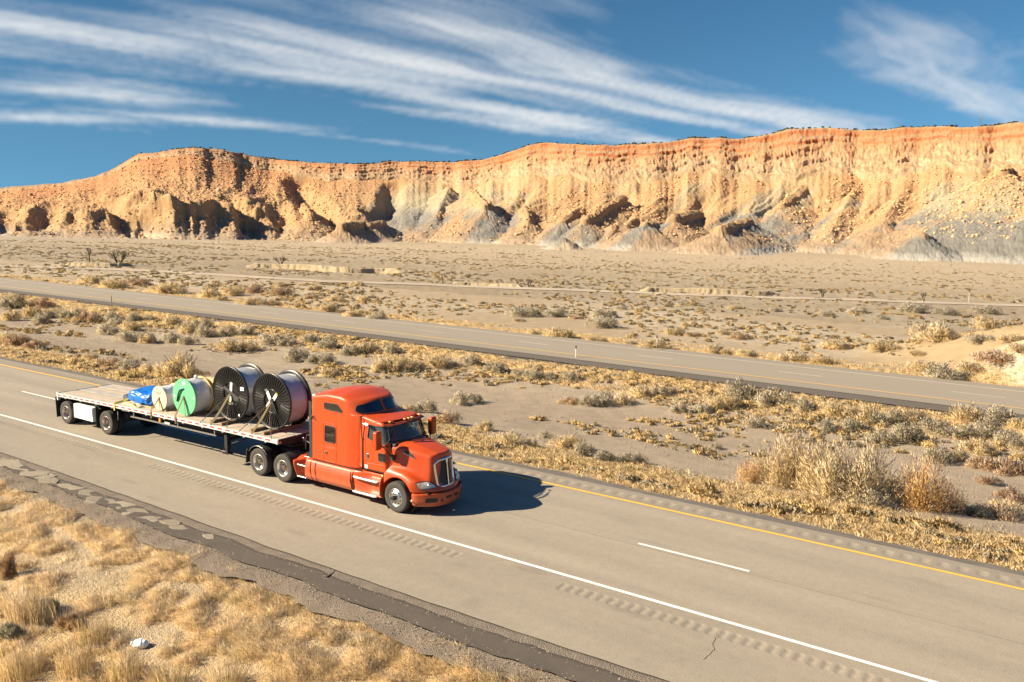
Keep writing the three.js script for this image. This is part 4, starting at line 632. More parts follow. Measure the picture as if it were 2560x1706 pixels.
    part('reflector_bowl', at(new THREE.SphereGeometry(0.06, 14, 10), ...oblique(0.0)(0.12, 0.99).toArray()), chrome, hl);
    part('side_marker', rbox(0.08, 0.07, 0.03, 0.012, -0.66, 1.09, s * 1.1), mat(0.75, 0.45, 0.2, 0.3), nz);
    part('wheel_arch_liner', at(new THREE.CylinderGeometry(0.68, 0.68, 0.5, 28, 1, true, -Math.PI / 2 - 0.1, Math.PI + 0.2), 0, 0.5, s * 0.78, Math.PI / 2, 0, 0), blackPlastic, truck);
  }
  part('cowl', box(0.5, 0.9, 1.1, -0.1, 0.8, 0), frameMat, truck);
  // grille: chrome surround, two dark mesh halves, bright centre bar with badge
  const gx = (y) => 1.2 - 0.13 * (y - 0.92);
  const gOut = roundPoly([[-0.43, 1.62], [-0.3, 1.735], [0, 1.755], [0.3, 1.735], [0.43, 1.62], [0.4, 0.97], [0.33, 0.885], [-0.33, 0.885], [-0.4, 0.97]], 0.04, 3, 0.05);
  const onG = (off) => (u, v) => V(gx(v) + off - 0.14 * (u / 0.43) ** 2, v, u);
  const gr = part('grille', panel(gOut, onG(0.02), 4), mat(0.03, 0.029, 0.028, 0.45, 0.5), truck);
  part('grille_frame', [loop3(gOut, onG(0.025), 0.045, 8)], chrome, gr); part('centre_bar', tube([onG(0.06)(0, 1.75), onG(0.055)(0, 1.3), onG(0.05)(0, 0.89)], 0.024), chrome, gr);
  piece('mesh_bar', Array.from({ length: 15 }, (_, i) => { const y = 0.95 + i * 0.052; return tube([onG(0.024)(-0.38, y), onG(0.03)(-0.15, y), onG(0.03)(0.15, y), onG(0.024)(0.38, y)], 0.006, 4); }), mat(0.12, 0.115, 0.11, 0.35, 0.9), gr);
  part('badge', [rbox(0.03, 0.13, 0.09, 0.012, gx(1.68) + 0.06, 1.7, 0)], chrome, gr);
  part('bonnet_ornament', [cyl(0.014, 0.03, 0.09, 10, 1.02, 1.87, 0), rbox(0.12, 0.03, 0.03, 0.012, 1.0, 1.92, 0)], chrome, truck);
  // bumper
  const bumper = (x, y, z) => { const a = Math.abs(z), f = 1.42 - 0.68 * (a / 1.12) ** 2.6 - 0.1 * ss(0.5, 0.25, y); let d = smax(x - f, (f - 0.3 < 0.56 ? 0.6 : f - 0.34) - x, 0.04); d = smax(d, a - (1.12 - 0.04 * ss(0.55, 0.3, y)), 0.07); d = smax(d, y - 0.735, 0.03); d = smax(d, 0.27 + 0.05 * (a / 1.1) ** 2 - y, 0.07); d = smax(d, -(Math.hypot(x, y - 0.5) - 0.63), 0.02); return d; };
  const bp = part('bumper', grime(body(bumper, [0.3, 0.2, -1.2], [1.55, 0.85, 1.2], 0.03)), bodyMat, truck);
  part('bumper_gap', box(0.5, 0.05, 1.7, 0.85, 0.755, 0), seam, truck);
  const onB = (off) => frontOn(bumper, off + 0.004, 2.2);
  for (const s of [1, -1]) {
    part('fog_lamp_slot', panel(roundPoly([[s * 0.9, 0.6], [s * 0.6, 0.6], [s * 0.6, 0.46], [s * 0.92, 0.46]], 0.04), onB(0.006), 3), blackPaint, bp);
    part('tow_hole', panel(roundPoly([[s * 0.5, 0.55], [s * 0.42, 0.55], [s * 0.42, 0.45], [s * 0.5, 0.45]], 0.03), onB(0.006), 2), blackPaint, bp);
    part('air_slot', panel(roundPoly([[s * 0.3, 0.62], [s * 0.05, 0.62], [s * 0.05, 0.53], [s * 0.32, 0.53]], 0.03), onB(0.006), 3), blackPaint, bp);
    part('air_deflector_scoop', panel([[0.66, 0.5], [0.72, 0.49], [0.82, 0.39], [0.8, 0.36], [0.68, 0.44]], sideOn(bumper, 0.006, 2 * s), 2), mat(0.12, 0.02, 0.006, 0.8), bp);
    part('bumper_lamp', at(new THREE.SphereGeometry(0.045, 12, 8), 0.64, 0.5, s * 1.1), mat(0.8, 0.5, 0.25, 0.3), bp);
  }
  // side fairings, steps
  for (const s of [1, -1]) {
    const zs = (g) => s > 0 ? g : g;
    const fair = (x, y, z) => { const a = z * s; const out = 1.2 - 0.55 * Math.max(0, y - 0.72) ** 1.5 - 0.12 * ss(0.5, 0.25, y) ; let d = smax(a - out, 0.5 - a, 0.05); d = smax(d, y - (1.07 + 0.0 * x), 0.1); d = smax(d, 0.31 - y, 0.05); d = smax(d, -4.3 - x, 0.04); return smax(d, x + 0.68, 0.04); };
    const stepCut = (x, y, z) => { const a = z * s; return Math.max(Math.abs(x + 1.36) - 0.62, -(y - 0.36), y - 1.2, 0.98 + 0.14 * ss(-1.2, -1.95, x) - a); };
    const fr = part('side_fairing', grime(body((x, y, z) => smax(fair(x, y, z), -stepCut(x, y, z), 0.05), [-4.45, 0.2, s > 0 ? 0.4 : -1.35], [-0.55, 1.2, s > 0 ? 1.35 : -0.4], 0.034)), bodyMat, truck);
    piece('fairing_seam', [-2.06, -3.78, -4.02].map((x) => tube([[x - 0.03, 1.08, s * 0.9], [x - 0.01, 0.98, s * 1.14], [x + 0.02, 0.72, s * 1.213], [x + 0.07, 0.45, s * 1.19], [x + 0.06, 0.3, s * 1.08]], 0.011)), seam, fr);
    for (const [x0, x1, y] of [[-1.94, -0.8, 0.85], [-1.96, -0.86, 0.35]]) { const st = part('step', [rbox(x1 - x0, 0.045, 0.2, 0.02, (x0 + x1) / 2, y, s * 1.09)], brushed, fr); part('step_lip', [box(x1 - x0 - 0.1, 0.035, 0.012, (x0 + x1) / 2, y - 0.02, s * 1.195)], chrome, st); }
    // flared rear end by the drive wheels
    const tail = (x, y, z) => { const a = z * s; let d = smax(a - (1.19 - 0.3 * ss(-4.2, -4.45, x) + 0.34 * ss(-4.5, -4.85, x)), 0.6 - a, 0.04); d = smax(d, y - (1.0 - 0.06 * (x + 4.3) - 0.1 * ss(0.8, 1.1, a)), 0.08); d = smax(d, 0.3 - y, 0.05); d = smax(d, x + 4.24, 0.03); d = smax(d, -4.88 + 0.1 * ss(0.9, 0.4, y) - x, 0.05); return d; };
    const tl = part('rear_fairing', grime(body(tail, [-5, 0.22, s > 0 ? 0.5 : -1.32], [-4.15, 1.2, s > 0 ? 1.32 : -0.5], 0.032)), bodyMat, truck);
    for (const y of [0.78, 0.36]) part('step', rbox(0.46, 0.045, 0.22, 0.02, -4.47, y, s * 1.08), brushed, tl);
    part('step_plate', rbox(0.5, 0.02, 0.2, 0.008, -4.35, 1.05, s * 0.85), brushed, truck);
  }
  // chassis rails, fifth wheel, mudguards
  part('chassis', [box(7.4, 0.26, 0.09, -3.6, 0.85, 0.43), box(7.4, 0.26, 0.09, -3.6, 0.85, -0.43), box(0.1, 0.24, 0.9, -7.2, 0.85, 0), box(0.12, 0.2, 0.9, -4.6, 0.85, 0), cyl(0.09, 0.09, 2.0, 12, 0, 0.5, 0, Math.PI / 2), cyl(0.14, 0.14, 1.9, 12, -5.43, 0.51, 0, Math.PI / 2), cyl(0.14, 0.14, 1.9, 12, -6.75, 0.51, 0, Math.PI / 2), box(2.9, 0.7, 0.8, -2.4, 0.8, 0), box(1.5, 0.6, 1.0, -0.8, 0.9, 0), box(0.9, 0.5, 0.5, -4.4, 0.7, 0)], frameMat, truck);
  part('fifth_wheel', [cyl(0.48, 0.48, 0.06, 24, -6.1, 1.12, 0), box(0.5, 0.16, 0.8, -6.1, 1.02, 0)], frameMat, truck);
  part('deck_plate', box(0.9, 0.02, 1.1, -4.5, 1.02, 0), brushed, truck);
  piece('air_hose', [tube([[-4.05, 1.9, 0.25], [-4.35, 1.5, 0.3], [-4.7, 1.2, 0.2], [-5.3, 1.3, 0.15], [-5.55, 1.42, 0.2]], 0.018), tube([[-4.05, 1.95, -0.05], [-4.4, 1.45, 0.0], [-4.8, 1.15, -0.05], [-5.4, 1.35, -0.1]], 0.018), tube([[-4.6, 1.7, 0.55], [-4.8, 1.72, 0.6], [-4.86, 1.5, 0.62], [-4.86, 1.2, 0.62]], 0.012)], mat(0.1, 0.1, 0.11, 0.5, 0.4), truck);
  for (const s of [1, -1]) {
    const guard = (x, a0, a1, r) => { const n = 14; return sheet(n, 4, (u, v) => { const a = mix(a0, a1, u); const rr = r + 0.02 * Math.sin(v * Math.PI); return [x + Math.cos(a) * rr, 0.51 + Math.sin(a) * rr, s * mix(0.58, 1.23, v), 0, 0]; }); };
    part('mudguard', guard(-6.75, 0.62, 2.55, 0.585), blackPlastic, truck);
    piece('mud_flap', [box(0.03, 0.52, 0.62, -7.43, 0.62, s * 0.92, 0, 0, -0.12), box(0.1, 0.03, 0.66, -7.33, 0.9, s * 0.92, 0, 0, 0.5), rbox(0.12, 0.34, 0.3, 0.04, -7.3, 0.62, s * 0.98)], blackPlastic, truck);
    part('mudguard', guard(-5.43, 0.35, 1.35, 0.6), blackPlastic, truck);
    part('mudguard_trim', tube(Array.from({ length: 8 }, (_, i) => { const a = mix(0.62, 2.55, i / 7); return [-6.75 + Math.cos(a) * 0.605, 0.51 + Math.sin(a) * 0.605, s * 1.23]; }), 0.008), brushed, truck);
    wheel(truck, 0, s * 1.18, 'steer', s);
  }
  dual(truck, -5.43, 'drive'); dual(truck, -6.75, 'drive');
}
// ---------------------------------------------------------------- the flatbed trailer: x forwards from the coupling, z towards the shoulder
const TX = XS - 6.1, TZ = -1.897;
const deckY = (x) => 1.545 - 0.0009 * (x - 0.5) ** 2;        // the cambered deck under its load
const bendX = (g, y0 = 1.545) => { const p = g.attributes.position; for (let i = 0; i < p.count; i++) p.setY(i, p.getY(i) - 0.0009 * (p.getX(i) - 0.5) ** 2); return g; };
const beam = (x0, x1, y, h, z, d, n = 24) => bendX(at(new THREE.BoxGeometry(x1 - x0, h, d, n, 1, 1), (x0 + x1) / 2, y, z));
const trailer = thing('flatbed_trailer', 'long black flatbed trailer with red and white striped side rail and white toolbox', 'trailer', [TX, 0.006, TZ], headTr);
{
  const rr = rng(21);
  const plankTex = tex(256, 1024, (i, j) => { const x = i / 256, y = j / 1024; const grain = noise(x * 30, y * 5, 30) * 0.12 + noise(x * 80, y * 12, 80) * 0.08, blot = noise(x * 2 + 4, y * 7, 8) * 0.14; const v = 0.86 + grain + blot; return [v, v * 0.99, v * 0.97]; });
  const planks = [mat(0.42, 0.39, 0.35, 0.7, 0, { map: plankTex }), mat(0.44, 0.37, 0.29, 0.85, 0, { map: plankTex }), mat(0.37, 0.35, 0.32, 0.7, 0, { map: plankTex }), mat(0.46, 0.4, 0.33, 0.8, 0, { map: plankTex })];
  // deck boards laid lengthwise, with two wider dark channels
  let z = 1.235; const wide = 0.205;
  for (let i = 0; i < 12; i++) { if (i === 4 || i === 8) { part('deck_channel', beam(-14.17, 0.5, 1.515, 0.02, z - 0.0475, 0.085), frameMat, trailer); z -= 0.095; } const g = beam(-14.16, 0.49, 1.53 + 0.004 * rr(), 0.028, z - wide / 2, wide - 0.012); const uv = g.attributes.uv, p = g.attributes.position; const off = rr(); for (let k = 0; k < uv.count; k++) uv.setXY(k, (p.getZ(k)) / 0.6 + off, p.getX(k) / 4 + off * 3); part('deck_plank', g, planks[Math.floor(rr() * 4)], trailer); z -= wide - 0.012 + 0.004; }
  part('deck_underside', beam(-14.16, 0.49, 1.49, 0.03, 0, 2.5), frameMat, trailer);
  for (const s of [1, -1]) {
    const rail = part('side_rail', beam(-14.2, 0.52, 1.47, 0.155, s * 1.28, 0.045, 30), mat(0.66, 0.65, 0.63, 0.45, 0.4), trailer);
    for (let k = 0; k < 32; k++) { const x = -14.03 + k * 0.453; part('reflective_stripe', beam(x - 0.14, x + 0.14, 1.472, 0.052, s * 1.3045, 0.004, 1), redTape, rail); part('reflective_stripe', beam(x + 0.142, x + 0.312, 1.472, 0.052, s * 1.3045, 0.004, 1), whiteTape, rail); }
    for (let k = 0; k < 12; k++) part('stake_pocket', beam(-13.6 + k * 1.22, -13.5 + k * 1.22, 1.375, 0.06, s * 1.27, 0.05, 1), mat(0.4, 0.39, 0.37, 0.5, 0.5), rail);
    part('corner_cap', [bendX(rbox(0.09, 0.36, 0.1, 0.02, -14.2, 1.4, s * 1.26)), bendX(rbox(0.09, 0.17, 0.07, 0.015, 0.5, 1.465, s * 1.285))], mat(0.7, 0.69, 0.66, 0.5, 0.2), trailer);
    part('marker_lamp', at(new THREE.SphereGeometry(0.045, 12, 8), 0.55, 1.44, s * 1.2), amber, trailer);
    // main beam, deep in the middle
    const sh = new THREE.Shape(); const pts = [[-14, 1.44], [-14, 1.02], [-9.4, 1.0], [-8.6, 0.86], [-3.4, 0.88], [-2.0, 1.14], [0.3, 1.17], [0.3, 1.44]]; sh.moveTo(...pts[0]); pts.slice(1).forEach((p) => sh.lineTo(...p)); sh.closePath();
    const eg = new THREE.ExtrudeGeometry(sh, { depth: 0.05, bevelEnabled: false }); eg.translate(0, 0, s * 0.48 - 0.025); const p = eg.attributes.position; for (let i = 0; i < p.count; i++) if (p.getY(i) > 1.3) p.setY(i, p.getY(i) - 0.0009 * (p.getX(i) - 0.5) ** 2);
    part('main_beam', eg, frameMat, trailer); part('beam_flange', [box(5.2, 0.03, 0.16, -6.0, 0.87, s * 0.48), box(4.4, 0.03, 0.16, -11.7, 1.0, s * 0.48)], frameMat, trailer);
    part('winch_track', [beam(-8.7, -3.1, 1.125, 0.05, s * 1.18, 0.05, 10), beam(-8.5, -8.46, 1.22, 0.24, s * 1.18, 0.04, 1), beam(-5.5, -5.46, 1.22, 0.24, s * 1.18, 0.04, 1), beam(-3.2, -3.16, 1.22, 0.24, s * 1.18, 0.04, 1)], mat(0.2, 0.19, 0.17, 0.55, 0.3), trailer);
    part('side_lamp', rbox(0.12, 0.14, 0.05, 0.02, -6.62, 1.2, s * 1.22), amber, trailer); part('load_tag', box(0.34, 0.07, 0.012, -6.15, 1.15, s * 1.21), mat(0.62, 0.55, 0.48, 0.6), trailer);
    // landing leg
    const leg = part('landing_leg', [box(0.16, 0.72, 0.16, -2.7, 1.0, s * 0.98), box(0.12, 0.4, 0.12, -2.7, 0.66, s * 0.98)], frameMat, trailer); part('foot', box(0.3, 0.03, 0.28, -2.7, 0.46, s * 0.98), frameMat, leg);
    part('leg_brace', tube([[-2.62, 0.8, s * 0.95], [-1.5, 1.25, s * 0.7]], 0.03), frameMat, trailer);
    for (const x of [-14.5, -11.28]) part('mud_flap', box(0.02, 0.92, 0.66, x, 0.66, s * 0.9, 0, 0, x < -14 ? 0.05 : 0), mat(0.016, 0.016, 0.017, 0.8), trailer);
    part('fender_bracket', [box(0.3, 0.03, 0.5, -14.36, 1.12, s * 0.9), tube([[-9.95, 1.12, s * 1.0], [-9.7, 1.0, s * 1.15], [-9.62, 0.75, s * 1.2]], 0.025)], mat(0.09, 0.09, 0.09, 0.5, 0.4), trailer);
  }
  { const g = []; for (let x = -13.9; x < 0.4; x += 0.61) g.push(beam(x - 0.03, x + 0.03, 1.42, 0.1, 0, 2.5, 1)); fine('cross_member', g, frameMat, trailer); }
  part('leg_crossbar', box(0.1, 0.1, 1.9, -2.7, 0.98, 0), frameMat, trailer);
  part('front_bolster', [bendX(box(0.06, 0.2, 2.46, 0.5, 1.43, 0)), box(1.6, 0.05, 1.1, -0.3, 1.16, 0), box(0.06, 0.3, 1.2, 0.35, 1.3, 0)], frameMat, trailer);
  part('gladhand', [tube([[0.54, 1.44, 0.18], [0.66, 1.42, 0.2], [0.68, 1.3, 0.2]], 0.02), tube([[0.54, 1.44, -0.1], [0.66, 1.42, -0.1], [0.68, 1.28, -0.1]], 0.02)], mat(0.4, 0.4, 0.4, 0.4, 0.8), trailer);
  part('rear_plate', bendX(box(0.05, 0.3, 2.5, -14.19, 1.42, 0)), mat(0.5, 0.49, 0.47, 0.5, 0.4), trailer);
  part('rear_bumper', [box(0.1, 0.1, 2.4, -14.15, 0.58, 0), box(0.08, 0.6, 0.1, -14.13, 0.86, 0.55), box(0.08, 0.6, 0.1, -14.13, 0.86, -0.55)], frameMat, trailer);
  part('suspension', [box(5.2, 0.12, 0.12, -12.1, 0.85, 0.5), box(5.2, 0.12, 0.12, -12.1, 0.85, -0.5), cyl(0.16, 0.16, 0.3, 16, -13.2, 0.75, 0.5), cyl(0.16, 0.16, 0.3, 16, -10.05, 0.75, 0.5), cyl(0.11, 0.11, 2.1, 12, -13.7, 0.51, 0, Math.PI / 2), cyl(0.11, 0.11, 2.1, 12, -10.52, 0.51, 0, Math.PI / 2), cyl(0.17, 0.17, 0.9, 16, -8.9, 0.9, 0, Math.PI / 2)], frameMat, trailer);
  part('air_tank', at(new THREE.CapsuleGeometry(0.15, 0.8, 6, 16), -7.6, 0.85, 0.2, 0, 0, Math.PI / 2), mat(0.05, 0.05, 0.05, 0.4, 0.3), trailer);
  // toolbox between the axles
  const tb = part('toolbox', [rbox(1.5, 0.62, 0.58, 0.02, -12.2, 0.725, 0.98)], whiteMat, trailer);
  part('toolbox_door', rbox(1.22, 0.36, 0.02, 0.01, -12.08, 0.83, 1.275), whiteMat, tb); part('latch', [cyl(0.035, 0.035, 0.02, 14, -12.15, 0.78, 1.29, Math.PI / 2)], mat(0.15, 0.15, 0.15, 0.4, 0.6), tb);
  part('hinge_gap', [box(1.24, 0.012, 0.01, -12.08, 0.645, 1.272), box(0.012, 0.22, 0.01, -12.72, 0.54, 1.272), box(0.09, 0.014, 0.012, -12.58, 0.75, 1.288)], mat(0.25, 0.24, 0.23, 0.6), tb);
  part('spare_rack', [box(0.5, 0.05, 0.06, -11.35, 1.12, 1.15), box(0.4, 0.06, 0.3, -11.2, 1.05, 1.0)], blackPaint, trailer);
  dual(trailer, -13.71, 'trailer', 0.508); dual(trailer, -10.53, 'trailer', 0.508);
}
// ---------------------------------------------------------------- load: everything on the deck is a thing of its own
const TM = new THREE.Matrix4().makeRotationY(headTr).setPosition(TX, 0.006, TZ);
const tp = (x, y, z) => V(x, y, z).applyMatrix4(TM);
function load(name, label, category, x, y, z, group, turn = 0) { const p = tp(x, y, z); return thing(name, label, category, [p.x, p.y, p.z], headTr + turn, group); }
const reelBlack = mat(0.007, 0.007, 0.008, 0.4), reelRib = mat(0.02, 0.02, 0.02, 0.3), wrapSilver = new THREE.MeshPhysicalMaterial({ color: new THREE.Color().setRGB(0.4, 0.4, 0.41), roughness: 0.3, clearcoat: 0.7, clearcoatRoughness: 0.12 }), sticker = mat(0.78, 0.76, 0.72, 0.6), yellowTag = mat(0.7, 0.62, 0.05, 0.6);
// origin of a reel: where it stands on the deck, axle along z
function blackReel(label, x, spin, first) {
  const R = 1.05, hw = 0.49, t = load('cable_reel', label, 'cable reel', x, deckY(x) + 0.055, 0, 'black cable reels');
  for (const s of [1, -1]) {
    const fl = part('flange', lathe([[0.16, s * (hw - 0.05)], [0.42, s * (hw - 0.05)], [0.44, s * (hw - 0.02)], [0.98, s * (hw - 0.02)], [1.0, s * (hw + 0.02)], [R, s * (hw + 0.015)], [R, s * (hw - 0.05)], [0.95, s * (hw - 0.065)], [0.3, s * (hw - 0.08)]], 72).translate(0, R, 0), reelBlack, t);
    const ribs = []; for (let k = 0; k < 46; k++) { const a = k / 46 * 6.2832 + spin; ribs.push(at(new THREE.BoxGeometry(0.5, 0.028, 0.034), 0.71, 0, 0).rotateZ(a).translate(0, R, s * (hw - 0.004))); }
    fine('flange_rib', ribs, reelRib, fl);
    part('rim_tube', at(new THREE.TorusGeometry(R - 0.012, 0.026, 8, 80), 0, R, s * (hw + 0.012)), reelRib, fl);
    part('hub_ring', at(new THREE.TorusGeometry(0.435, 0.014, 6, 48), 0, R, s * (hw - 0.012)), reelRib, fl);
    part('axle_boss', at(new THREE.CylinderGeometry(0.1, 0.12, 0.06, 20), 0, R, s * (hw - 0.03), Math.PI / 2), reelBlack, fl);
  }
  const g = new THREE.CylinderGeometry(0.915, 0.915, 2 * hw - 0.1, 96, 24, true); { const p = g.attributes.position; for (let i = 0; i < p.count; i++) { const a = Math.atan2(p.getZ(i), p.getX(i)), y = p.getY(i); const f = 1 + 0.004 * noise(a * 6, y * 5 + x) + 0.004 * noise(a * 1.5 + 4, y * 22); p.setX(i, p.getX(i) * f); p.setZ(i, p.getZ(i) * f); } g.computeVertexNormals(); }
  part('cable_wrap', at(g, 0, R, 0, Math.PI / 2), wrapSilver, t);
  part('core', at(new THREE.CylinderGeometry(0.4, 0.4, 0.9, 32), 0, R, 0, Math.PI / 2), reelBlack, t);
  const label3 = (w, h, dx, dy, rot, m) => part('label', at(new THREE.BoxGeometry(w, h, 0.008), 0, 0, 0).rotateZ(rot).translate(dx, R + dy, hw - 0.012), m, t);
  if (first) { label3(0.13, 0.42, 0.03, 0.24, -0.1, sticker); label3(0.13, 0.22, -0.02, -0.2, -0.35, sticker); label3(0.11, 0.1, -0.07, -0.32, -0.35, yellowTag); part('label', box(0.2, 0.14, 0.008, 0.72, R + 0.27, hw + 0.02, 0, 0, 0.1), sticker, t); part('label', box(0.08, 0.08, 0.008, 0.5, R - 0.78, hw + 0.02), sticker, t);
    part('tail_flap', [box(0.95, 0.13, 0.01, 0.05, R + 0.02, hw + 0.0, 0, 0, -0.42), box(0.34, 0.2, 0.01, 0.3, R - 0.16, hw - 0.004, 0, 0, -0.1)], mat(0.05, 0.05, 0.05, 0.5), t); part('hub_lip', box(0.42, 0.09, 0.01, 0.13, R - 0.38, hw - 0.012), mat(0.12, 0.12, 0.1, 0.6), t); }
  else { label3(0.15, 0.5, -0.18, 0.22, 0.52, sticker); label3(0.13, 0.32, 0.17, 0.17, -0.68, sticker); label3(0.13, 0.12, 0.28, 0.3, -0.68, yellowTag); label3(0.14, 0.26, -0.2, -0.16, -0.68, sticker);
    part('cable_tail', [tube([[0.02, R + 0.1, hw + 0.02], [0.14, R - 0.15, hw + 0.03], [0.26, R - 0.45, hw + 0.04]], 0.035, 8), tube([[0.06, R + 0.1, hw + 0.02], [0.2, R - 0.2, hw + 0.03], [0.34, R - 0.42, hw + 0.04]], 0.03, 8)], blackPlastic, t); label3(0.06, 0.34, 0.2, -0.38, 0.45, mat(0.35, 0.35, 0.35, 0.6)); }
  return t;
}
blackReel('black ribbed cable reel right behind the orange sleeper cab', -0.7, 0.03, false);
blackReel('black ribbed cable reel between the green reel and the foremost reel', -3.07, 0.07, true);
// smaller wooden reels
const woodTex = (r, g, b, seed) => mat(r, g, b, 0.8, 0, { map: tex(256, 256, (i, j) => { const x = i / 256, y = j / 256; const bd = Math.floor(x * 8), gap = Math.abs(x * 8 - bd - 0.5) > 0.478 ? 0.6 : 1; const v = (0.9 + 0.07 * noise(bd * 3.7 + seed, 0.4) + 0.08 * noise(x * 64, y * 3 + bd * 7, 64) + 0.06 * noise(x * 9 + seed, y * 9)) * gap; return [v, v, v]; }) });
const discGeo = (R, th, z, n = 56) => { const g = new THREE.CylinderGeometry(R, R, th, n); const q = at(g, 0, R, z, Math.PI / 2); const p = q.attributes.position, uv = q.attributes.uv; for (let i = 0; i < p.count; i++) uv.setXY(i, p.getX(i) / (2 * R) + 0.5, p.getY(i) / (2 * R)); return q; };
function woodReel(label, x, zMid, R, hw, flangeMat, backMat, wrapCol, group) {
  const t = load('cable_reel', label, 'cable reel', x, deckY(x) + 0.01, zMid, group);
  const f = part('flange', discGeo(R, 0.05, hw - 0.025), flangeMat, t); part('flange', discGeo(R, 0.05, -hw + 0.025), backMat, t);
  const bolts = []; for (let k = 0; k < 8; k++) { const a = k / 8 * 6.283 + 0.2; bolts.push(cyl(0.012, 0.012, 0.012, 8, Math.cos(a) * R * 0.36, R + Math.sin(a) * R * 0.36, hw + 0.004, Math.PI / 2)); } fine('bolt', bolts, blackPaint, f);
  part('axle_hole', cyl(0.05, 0.05, 0.01, 16, 0, R, hw + 0.003, Math.PI / 2), blackPaint, f);
  const g = new THREE.CylinderGeometry(R * 0.9, R * 0.9, 2 * hw - 0.1, 72, 40, true), p = g.attributes.position; for (let i = 0; i < p.count; i++) { const a = Math.atan2(p.getZ(i), p.getX(i)), y = p.getY(i); const e = Math.cos(y / (hw - 0.05) * Math.PI / 2); const q = 1 + 0.035 * e + 0.022 * noise(a * 4 + x, y * 9) + 0.014 * (ridged(a * 3 + 2, y * 14, 2) - 0.5); p.setX(i, p.getX(i) * q); p.setZ(i, p.getZ(i) * q); } g.computeVertexNormals();
  part('plastic_wrap', at(g, 0, R, 0, Math.PI / 2), new THREE.MeshPhysicalMaterial({ color: new THREE.Color().setRGB(...wrapCol), roughness: 0.45, clearcoat: 0.4, side: THREE.DoubleSide }), t);
  return t;
}
const greenWood = woodTex(0.13, 0.5, 0.24, 1), tanWood = woodTex(0.72, 0.58, 0.4, 2), rawWood = woodTex(0.6, 0.43, 0.2, 3);
const green = woodReel('green wooden cable reel wrapped in white plastic', -5.4, 0.5, 0.735, 0.42, greenWood, rawWood, [0.5, 0.5, 0.52], 'wooden cable reels');
part('label', box(0.17, 0.16, 0.006, 0.02, 1.3, 0.425, 0, 0, 0.25), sticker, green); part('label', box(0.08, 0.08, 0.006, -0.6, 0.72, 0.425), sticker, green); part('label', box(0.05, 0.09, 0.006, 0.62, 0.78, 0.425), sticker, green);
part('cable_tail', [tube([[-0.06, 1.06, 0.42], [-0.2, 1.0, 0.46], [-0.32, 0.82, 0.46], [-0.43, 0.52, 0.45]], 0.028, 8), tube([[-0.0, 1.08, 0.42], [-0.15, 1.03, 0.47], [-0.28, 0.86, 0.48], [-0.36, 0.6, 0.46]], 0.022, 8)], mat(0.012, 0.03, 0.03, 0.4), green);
part('cable_end', tube([[0.02, 1.08, 0.425], [-0.06, 1.075, 0.45], [-0.12, 1.04, 0.465]], 0.032, 8), mat(0.02, 0.16, 0.45, 0.4), green);
part('wrap_knot', at(new THREE.IcosahedronGeometry(0.08, 1), -0.02, 1.47, -0.18).scale(1, 1, 1), whiteMat, green);
woodReel('white wrapped reel with raw wood flanges, on the far side behind the green reel', -5.05, -0.42, 0.72, 0.4, rawWood, rawWood, [0.5, 0.5, 0.52], 'wooden cable reels');
const tan = woodReel('small pale plywood cable reel beside the blue tarpaulin', -7.03, 0.56, 0.5, 0.38, tanWood, tanWood, [0.62, 0.63, 0.66], 'wooden cable reels');
part('scuff', [0, 1, 2, 3, 4, 5].map((k) => box(0.05 + 0.02 * (k % 3), 0.03, 0.004, -0.16 + 0.055 * k, 0.68 + 0.03 * ((k * 7) % 3), 0.382, 0, 0, k)), mat(0.2, 0.12, 0.06, 0.9), tan); part('stamp', box(0.03, 0.16, 0.004, -0.1, 0.83, 0.382, 0, 0, 0.4), mat(0.62, 0.36, 0.14, 0.9), tan);
woodReel('cream wrapped reel on the far side behind the small plywood reel', -6.75, -0.36, 0.56, 0.38, tanWood, rawWood, [0.66, 0.6, 0.5], 'wooden cable reels');
